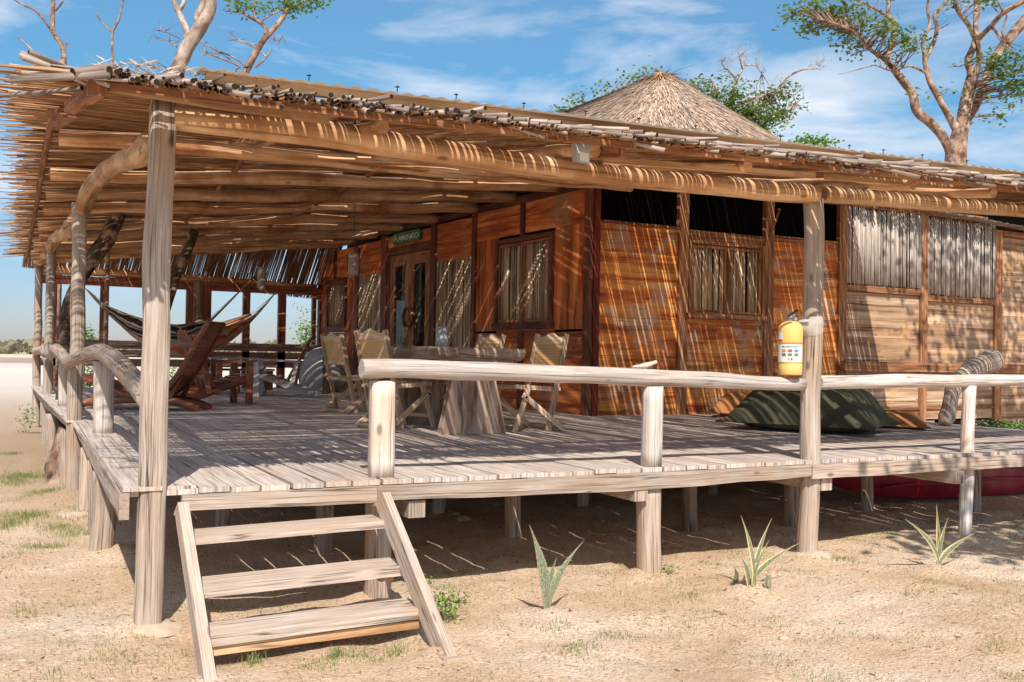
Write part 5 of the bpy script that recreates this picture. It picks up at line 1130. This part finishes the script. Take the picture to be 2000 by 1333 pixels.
for k in range(26):
    px_,py_=rg.choice([(30,935),(70,930),(90,962),(60,1010),(120,1035),(40,1060),(90,1060),(20,880),(150,1010),(30,1030),(700,1285),(640,1290),(1500,1085),(1640,1085),(1210,1250),(1130,1280),(1400,1205),(1100,1240)]); b_=P(px_+rg.uniform(-25,25),py_+rg.uniform(-10,10),'Z',GZ)
    gblades(mb,b_.x,b_.y,320 if px_<200 else 110,.10 if px_<200 else .07,.012,.05 if px_<200 else .03,rg,.002)
for (x,y) in cen:
    gblades(mb,x,y,rg.randint(20,90),rg.uniform(.04,.16),.006,.03 if x>0 else .045,rg,.0018)
o=mb.build('grass','grass'); tag(o,'sparse short green and dry grass scattered over the sand','grass',kind='stuff')
mb=MB()
for k in range(14000):
    x=rg.uniform(-3.2,9); y=rg.uniform(-4.0,2.4) if rg.random()<.8 else rg.uniform(-4,6); z=gh(x,y)+.002; s_=rg.uniform(.002,.008)*(2.3 if rg.random()<.09 else 1)
    a_=Vector((rg.gauss(0,1),rg.gauss(0,1),rg.gauss(0,.35))).normalized()*s_; b_=Vector((rg.gauss(0,1),rg.gauss(0,1),rg.gauss(0,.35))).normalized()*s_; c=Vector((x,y,z))
    mb.quad(c-a_-b_,c+a_-b_,c+a_+b_*.8,c-a_+b_,rg.random())
for k in range(260):
    x=rg.uniform(-3,9); y=rg.uniform(-4,1.5); a_=rg.uniform(0,6.28); l=rg.uniform(.02,.09); z=gh(x,y)+.003
    mb.tube([(x,y,z),(x+math.cos(a_)*l*.5,y+math.sin(a_)*l*.5,z+.004),(x+math.cos(a_+.4)*l,y+math.sin(a_+.4)*l,z)],.0016,n=4,r=rg.random()*.6)
o=mb.build('leaf_litter','dry_litter'); tag(o,'tiny dry leaf bits and shell fragments strewn over the sand','litter',kind='stuff')
# root stump left
o=log('root_stump',[(-.12,6.6,GZ-.1),(-.14,6.6,-.5),(-.05,6.62,-.18)],[.17,.15,.11],'bark',None,n=20,rough=.5,wob=.05,step=.05,loc=(-.12,6.6,GZ)); tag(o,'knotted pale root stump under the left edge of the deck','stump')
for (px,py,s_,lb) in ((905,1012,.07,'small tan stone in the shade under the deck right of the stair'),(890,1005,.04,'flat pale slab in the shade behind the tan stone'),(1530,1230,.03,'small white shell fragment on the sand right of the middle snake plant')):
    b=P(px,py+8,'Z',GZ); o=blob('stone',(b.x,b.y,gh(b.x,b.y)+s_*.12),s_,s_*.7,s_*.45,'concrete',lb,'stone',.3,2,1,False)
# ================================================================ TREES
def limb(mb,keys,D,dd=0.0,jit=.25,n=10,rough=.12,rq=random.Random(1)):
    pts=[];rad=[]
    for i,(x,y,w_) in enumerate(keys):
        w_*=.78; dep=D+dd*i/(len(keys)-1); pts.append(PD(x,y,dep)); rad.append(w_*dep/FP/2)
    K=path(pts,6); m=len(K); R=[np.interp(i/(m-1)*(len(rad)-1),range(len(rad)),rad) for i in range(m)]
    mb.tube(K,R,n=n,rough=rough,wob=0.0); KL.extend(K); return K
def twigs(mb,K,rq,n,L,r0,depth=2,up=.3):
    for _ in range(n):
        p=K[rq.randrange(len(K)//4,len(K))]; d=Vector((rq.gauss(0,1),rq.gauss(0,.8),rq.gauss(up,.8))).normalized(); l=L*rq.uniform(.4,1.1)
        q=[p]; 
        for i in range(4): d=(d+Vector((rq.gauss(0,.35),rq.gauss(0,.35),rq.gauss(.05,.35)))).normalized(); q.append(q[-1]+d*l/4)
        mb.tube(q,[r0,r0*.8,r0*.6,r0*.4,r0*.15],n=5,caps=False)
        if depth>1: twigs(mb,q,rq,2,l*.6,r0*.5,depth-1,up)
def zone(mb,x,y,rx,ry,D,n,s,rq,dd=.6):
    """foliage clump centred on a point of the tree at distance D"""
    c=PD(x,y,D); k=D/FP; leaves(mb,c,rx*k,dd,ry*k,int(n*.95),s,rq,16,.21); TW.extend(CL)
rt=random.Random(12)
# large tree right, behind the cabin
D=18.5; b=PD(1865,330,D); T=thing('tree','large spreading tree with mottled bark and sparse leaves rising behind the roof at right','tree',(b.x,b.y,GZ))
mb=MB(); mb.tube([(b.x-.1,b.y,GZ),(b.x-.05,b.y,.8),(b.x,b.y,2.5),b,PD(1868,290,D),PD(1876,255,D)],[.27,.24,.21,.20,.18,.15],n=14,rough=.14)
mb.build('trunk','bark',T)
limbs=[
 [(1862,318,26),(1851,285,24),(1838,262,23),(1816,240,22),(1791,217,22),(1782,185,20),(1765,160,20),(1745,134,17),(1731,117,16)],
 [(1731,117,14),(1737,100,13),(1745,71,14),(1748,46,13),(1735,28,11),(1737,-8,10)],
 [(1731,119,13),(1722,112,11),(1699,97,9),(1680,74,8),(1651,54,6),(1608,40,4),(1565,26,2)],
 [(1747,45,10),(1730,30,8),(1708,17,6),(1665,-6,5)],
 [(1878,268,24),(1865,246,22),(1848,217,16),(1831,188,15),(1816,160,15),(1808,128,13),(1806,108,12),(1802,86,8),(1808,66,8),(1816,48,7),(1811,17,6),(1816,-10,5)],
 [(1808,116,10),(1822,86,11),(1831,57,10),(1825,31,9),(1839,14,9),(1858,-8,8)],
 [(1807,142,8),(1790,133,7),(1774,130,5),(1752,137,4),(1734,137,4),(1710,128,3),(1699,130,3),(1665,139,2),(1638,146,1)],
 [(1876,262,26),(1879,222,22),(1888,177,21),(1896,143,18),(1890,120,16),(1902,92,18),(1908,70,18)],
 [(1906,78,13),(1893,52,11),(1885,40,11),(1870,20,10),(1864,-10,10)],
 [(1908,72,12),(1905,48,12),(1908,25,16),(1909,10,17),(1905,-10,14)],
 [(1912,76,14),(1925,62,13),(1936,51,12),(1959,26,13),(2000,2,13),(2030,-14,12)],
 [(1880,262,28),(1888,236,22),(1902,211,24),(1916,182,22),(1930,143,22),(1947,108,23),(1970,77,24),(2000,43,26),(2040,5,24)],
 [(1884,245,16),(1895,200,13),(1903,160,15),(1911,120,14),(1911,95,12),(1908,74,12)],
 [(1962,82,5),(1958,60,5),(1966,30,4),(1950,10,3)],[(1890,122,3),(1875,130,2),(1855,131,2),(1842,138,1)],[(1831,57,4),(1845,52,3),(1856,44,2)]]
for i,k in enumerate(limbs):
    mb=MB(); K=limb(mb,k,D,dd=[0,.6,-1.6,.5,.0,.4,-.8,.3,-.6,.3,-.8,.6,.2,0,0,0][i]*1.0,n=10); 
    if i in (1,2,3,5,8): twigs(mb,K,rt,4,.5,.012)
    mb.build('limb','bark',T)
mb=MB()
for z in [(1560,26,22,12,140),(1585,12,30,14,240),(1600,45,25,16,240),(1630,28,38,20,420),(1655,50,30,14,240),(1580,50,12,12,60),(1690,8,25,10,120),(1710,58,28,10,200),(1730,52,14,10,80),(1650,72,24,8,150),(1690,90,16,10,100),(1760,75,18,13,200),(1772,96,14,14,130),(1752,115,8,6,30),(1813,186,9,5,20),(1840,181,8,5,20),(1925,5,24,8,110),(1880,3,15,6,60),(1960,120,20,16,170),(1975,135,24,18,240),(1985,165,20,18,200),(1970,180,14,14,90),(1960,225,7,14,60),(1978,205,6,20,40),(1925,118,14,14,90),(1998,180,8,20,60),(1968,148,20,10,90)]:
    zone(mb,z[0],z[1],z[2],z[3],D-.6,int(z[4]*.95),.08,rt,.5)
mb.build('foliage','leaf',T)
mb=MB(); bear(mb,rt); mb.build('twigs','bark',T)
# tree through the deck (pale) and its neighbour
def dtree(name,lb,trunk,Dt,upper,Du,bx,by,matl,matu,extra,leafs,ex_mat=None):
    T=thing(name,lb,'tree',(bx,by,GZ))
    mb=MB(); pts=[Vector((bx,by,GZ-.1))]+[PD(x,y,Dt) for x,y,w_ in trunk]; rad=[trunk[0][2]*Dt/FP/2*1.3]+[w_*Dt/FP/2 for x,y,w_ in trunk]
    K=path(pts,8); m_=len(K); mb.tube(K,[np.interp(i/(m_-1)*(len(rad)-1),range(len(rad)),rad) for i in range(m_)],n=14,rough=.16); mb.build('trunk',matl,T)
    for k in upper:
        mb=MB(); K=limb(mb,k,Du,n=12 if k[0][2]>15 else 8); mb.build('limb',matu,T)
    mb=MB(); 
    for k in extra: K=limb(mb,k,Du,n=5,dd=rt.uniform(-.5,.5)); twigs(mb,K,rt,5,.28,.006,2)
    if extra: mb.build('twigs','bark',T)
    if leafs:
        mb=MB()
        for z in leafs: zone(mb,z[0],z[1],z[2],z[3],Du,z[4],.06,rt,.4)
        mb.build('foliage','leaf_bright',T); mb=MB(); bear(mb,rt,.008); mb.build('leaf_twigs','bark',T)
    KL.clear(); return T
q=PD(125,700,13.8)
dtree('tree','pale barked tree growing up through the deck and roof on the left',[(127,690,24),(128,640,25),(137,590,26),(160,540,24),(192,490,30),(215,455,32),(262,330,32),(320,185,34)],13.8,
 [[(325,170,36),(345,140,36),(365,95,36),(392,52,34),(410,20,30),(412,-10,28)],[(366,78,20),(362,52,16),(348,22,14),(338,-6,12)],[(348,24,11),(358,8,10),(360,-8,9)],[(395,48,20),(385,35,17),(395,10,14),(397,-10,12)]],13.8,q.x,q.y,'bark_dark','bark_pale',
 [[(345,92,4),(328,80,3),(318,76,2)],[(350,75,3),(330,66,2),(300,58,1)]],[])
q=PD(318,720,15.5)
dtree('tree','slimmer brown tree leaning right out of the roof with dead side twigs',[(318,700,14),(322,620,15),(338,560,17),(352,520,19),(372,475,18),(420,330,18),(462,190,19)],15.5,
 [[(470,165,20),(485,130,18),(510,85,15),(530,62,14),(550,38,13),(560,15,12),(556,-8,11)],[(520,68,11),(515,50,9),(490,35,8),(470,25,6),(440,22,4)],[(500,42,6),(497,25,5),(500,-5,5)],[(560,20,7),(585,8,6),(612,-5,5)],[(548,20,5),(520,35,4),(512,45,3),(516,56,3)],
  [(498,132,7),(515,118,5),(525,105,4),(532,96,2)],[(520,112,5),(512,104,4),(490,90,4),(472,82,3),(445,78,2)],[(448,158,6),(462,135,5),(468,130,4),(440,118,4),(415,108,4),(398,102,2)],[(480,130,4),(455,112,4),(425,100,4),(412,92,2),(388,82,2)]],15.5,q.x,q.y,'bark_dark','bark',
 [[(462,128,4),(440,110,3),(410,92,2),(385,75,1)],[(430,105,3),(405,104,2),(388,112,1)],[(500,88,3),(470,80,2),(445,60,1)],[(530,75,3),(545,80,2),(552,68,1)]],[(455,8,14,9,90),(480,14,20,8,110),(515,14,18,9,110),(570,12,22,9,150),(595,5,25,8,170),(625,2,22,7,120),(548,4,15,6,60)])
# dead trees further left
Dd=20; q=PD(122,140,Dd); T=thing('dead_tree','bare forked dead tree above the left corner of the roof','tree',(q.x,q.y,GZ))
mb=MB(); mb.tube([(q.x,q.y,GZ),(q.x,q.y,3),q,PD(122,118,Dd)],[.10,.09,.08,.08],n=8,rough=.1); mb.build('trunk','bark',T)
for k in ([(124,142,14),(125,110,13),(120,88,12),(105,65,12),(103,30,11),(105,-8,10)],[(103,66,7),(90,45,6),(70,22,6),(45,10,4),(20,-5,3)],[(123,95,6),(131,85,5),(130,80,2)],[(108,22,5),(118,10,4),(128,-6,4)],[(84,142,4),(75,122,5),(62,98,5),(45,82,4),(34,74,3)],[(80,140,3),(55,135,3),(40,137,2)],[(104,142,3),(90,133,2),(75,134,1)]):
    mb=MB(); K=limb(mb,k,Dd,n=7); mb.build('limb','bark',T)
q=PD(220,110,17); T=thing('dead_sapling','thin Y shaped bare sapling standing behind the roof corner','tree',(q.x,q.y,GZ))
mb=MB(); mb.tube([(q.x,q.y,GZ),(q.x,q.y,2.5),q],[.05,.04,.03],n=6); mb.build('trunk','bark',T)
for k in ([(219,112,6),(219,85,7),(220,63,6),(231,40,6),(238,12,5),(242,-5,5)],[(219,64,5),(205,50,4),(198,43,4),(188,28,4)]):
    mb=MB(); limb(mb,k,17,n=6); mb.build('limb','bark',T)
# trees behind the thatched cone
KL.clear(); TW.clear()
D=27; q=PD(1400,260,D); T=thing('tree','green tree with bare upper twigs behind the thatched cone','tree',(q.x,q.y,GZ))
mb=MB(); mb.tube([(q.x,q.y,GZ),(q.x,q.y,3),q],[.3,.25,.2],n=8); mb.build('trunk','bark',T)
ks=[[(1400,262,14),(1418,222,12),(1432,180,9),(1442,150,7),(1455,125,5),(1452,108,3)],[(1415,230,9),(1450,200,8),(1500,185,6),(1522,170,5),(1540,150,6),(1570,136,4),(1605,135,2)],[(1420,240,8),(1460,205,6),(1510,180,5),(1545,185,4),(1558,205,2)],[(1440,160,5),(1425,140,4),(1410,125,3),(1418,112,2)],[(1455,128,4),(1475,128,3),(1488,145,2)],[(1450,135,4),(1446,118,3),(1445,110,2)],[(1398,215,6),(1400,180,5),(1385,150,2)],[(1570,136,3),(1590,125,2),(1600,130,1)],[(1390,240,6),(1370,190,4),(1350,165,2)]]
for i,k in enumerate(ks):
    mb=MB(); K=limb(mb,k,D,n=6,dd=rt.uniform(-1,1)); twigs(mb,K,rt,5,.6,.013,2,.5 if i!=1 else .2); mb.build('limb','bark_pale',T)
mb=MB()
for z in [(1352,172,18,12,200),(1370,188,18,14,260),(1400,200,30,22,420),(1430,180,25,14,160),(1440,225,40,28,700),(1480,235,35,30,620),(1500,190,25,14,240),(1525,175,15,8,120),(1520,225,22,8,200),(1535,222,14,6,80),(1470,265,30,18,350),(1495,250,14,30,160),(1410,155,16,16,60),(1540,190,10,6,40)]:
    zone(mb,*z[:4],D,int(z[4]*1.3),.10,rt,.9)
mb.build('foliage','leaf',T)
mb=MB(); bear(mb,rt); mb.build('twigs','bark',T)
for nm,lb,zs,D in (('treetop','small rounded green treetop above the roof between the cone and the large tree',[(1555,285,22,10,200),(1575,282,24,14,340),(1600,285,18,12,200)],26),
                ('treetop','light leafy sprigs poking up at the left foot of the thatched cone',[(1112,205,14,16,150),(1098,225,12,12,90),(1088,232,8,6,40)],24),
                ('treetop','thin leafy sprigs seen over the upper left slope of the cone',[(1175,175,10,14,50),(1210,160,12,8,40),(1240,150,12,12,90),(1232,165,8,12,50),(1178,190,10,8,50)],24)):
    q=PD(zs[0][0],zs[0][1]+30,D); T=thing('treetop',lb,'tree',(q.x,q.y,GZ)); mb=MB(); mb.tube([(q.x,q.y,GZ),(q.x,q.y,3),q],[.12,.1,.05],n=6)
    for z in zs: mb.tube([q,PD(z[0],z[1],D)],[.03,.012],n=5)
    mb.build('trunk','bark',T); mb=MB()
    for z in zs: zone(mb,*z[:4],D,z[4],.10,rt,.6)
    mb.build('foliage','leaf_bright' if D==26 else 'leaf',T)
# trees standing outside the right edge whose shade falls on the wall and the sand
for (bx,by,cen_,n_,lb) in ((13.0,.2,[(11.6,.9,6.6,1.5,1.5,.9),(12.6,.3,5.4,1.2,1.2,.7),(13.8,1.2,6.3,1.4,1.4,.9)],700,'leafy tree beyond the right edge shading the reed screened wall'),(7.4,-4.8,[(5.1,-4.3,3.9,.7,.6,.4),(6.4,-4.5,4.4,.9,.8,.5)],500,'leafy tree beyond the right edge shading the sand by the rail post')):
    T=thing('tree',lb,'tree',(bx,by,GZ)); mb=MB(); mb.tube(path([(bx,by,GZ),(bx+.1,by,1.5),(bx-.1,by+.1,3.6)],5),[.2]*6+[.15]*5,n=10,rough=.1)
    for c_ in cen_: 
        for _ in range(5): mb.tube(path([(bx-.1,by+.1,3.5),(lerp(bx,c_[0],.6),lerp(by,c_[1],.5)+rt.uniform(-.4,.4),lerp(3.6,c_[2],.5)),(c_[0]+rt.uniform(-1,1)*c_[3],c_[1]+rt.uniform(-1,1)*c_[4],c_[2]+rt.uniform(-.4,.4))],4),[.07,.065,.06,.05,.045,.04,.03,.02,.01],n=6)
    mb.build('trunk','bark',T); mb=MB()
    for c_ in cen_: leaves(mb,c_[:3],c_[3],c_[4],c_[5],n_,.13,rt,6,.3)
    mb.build('foliage','leaf',T)
for o in S.objects:
    if '_o' in o.keys(): del o['_o']
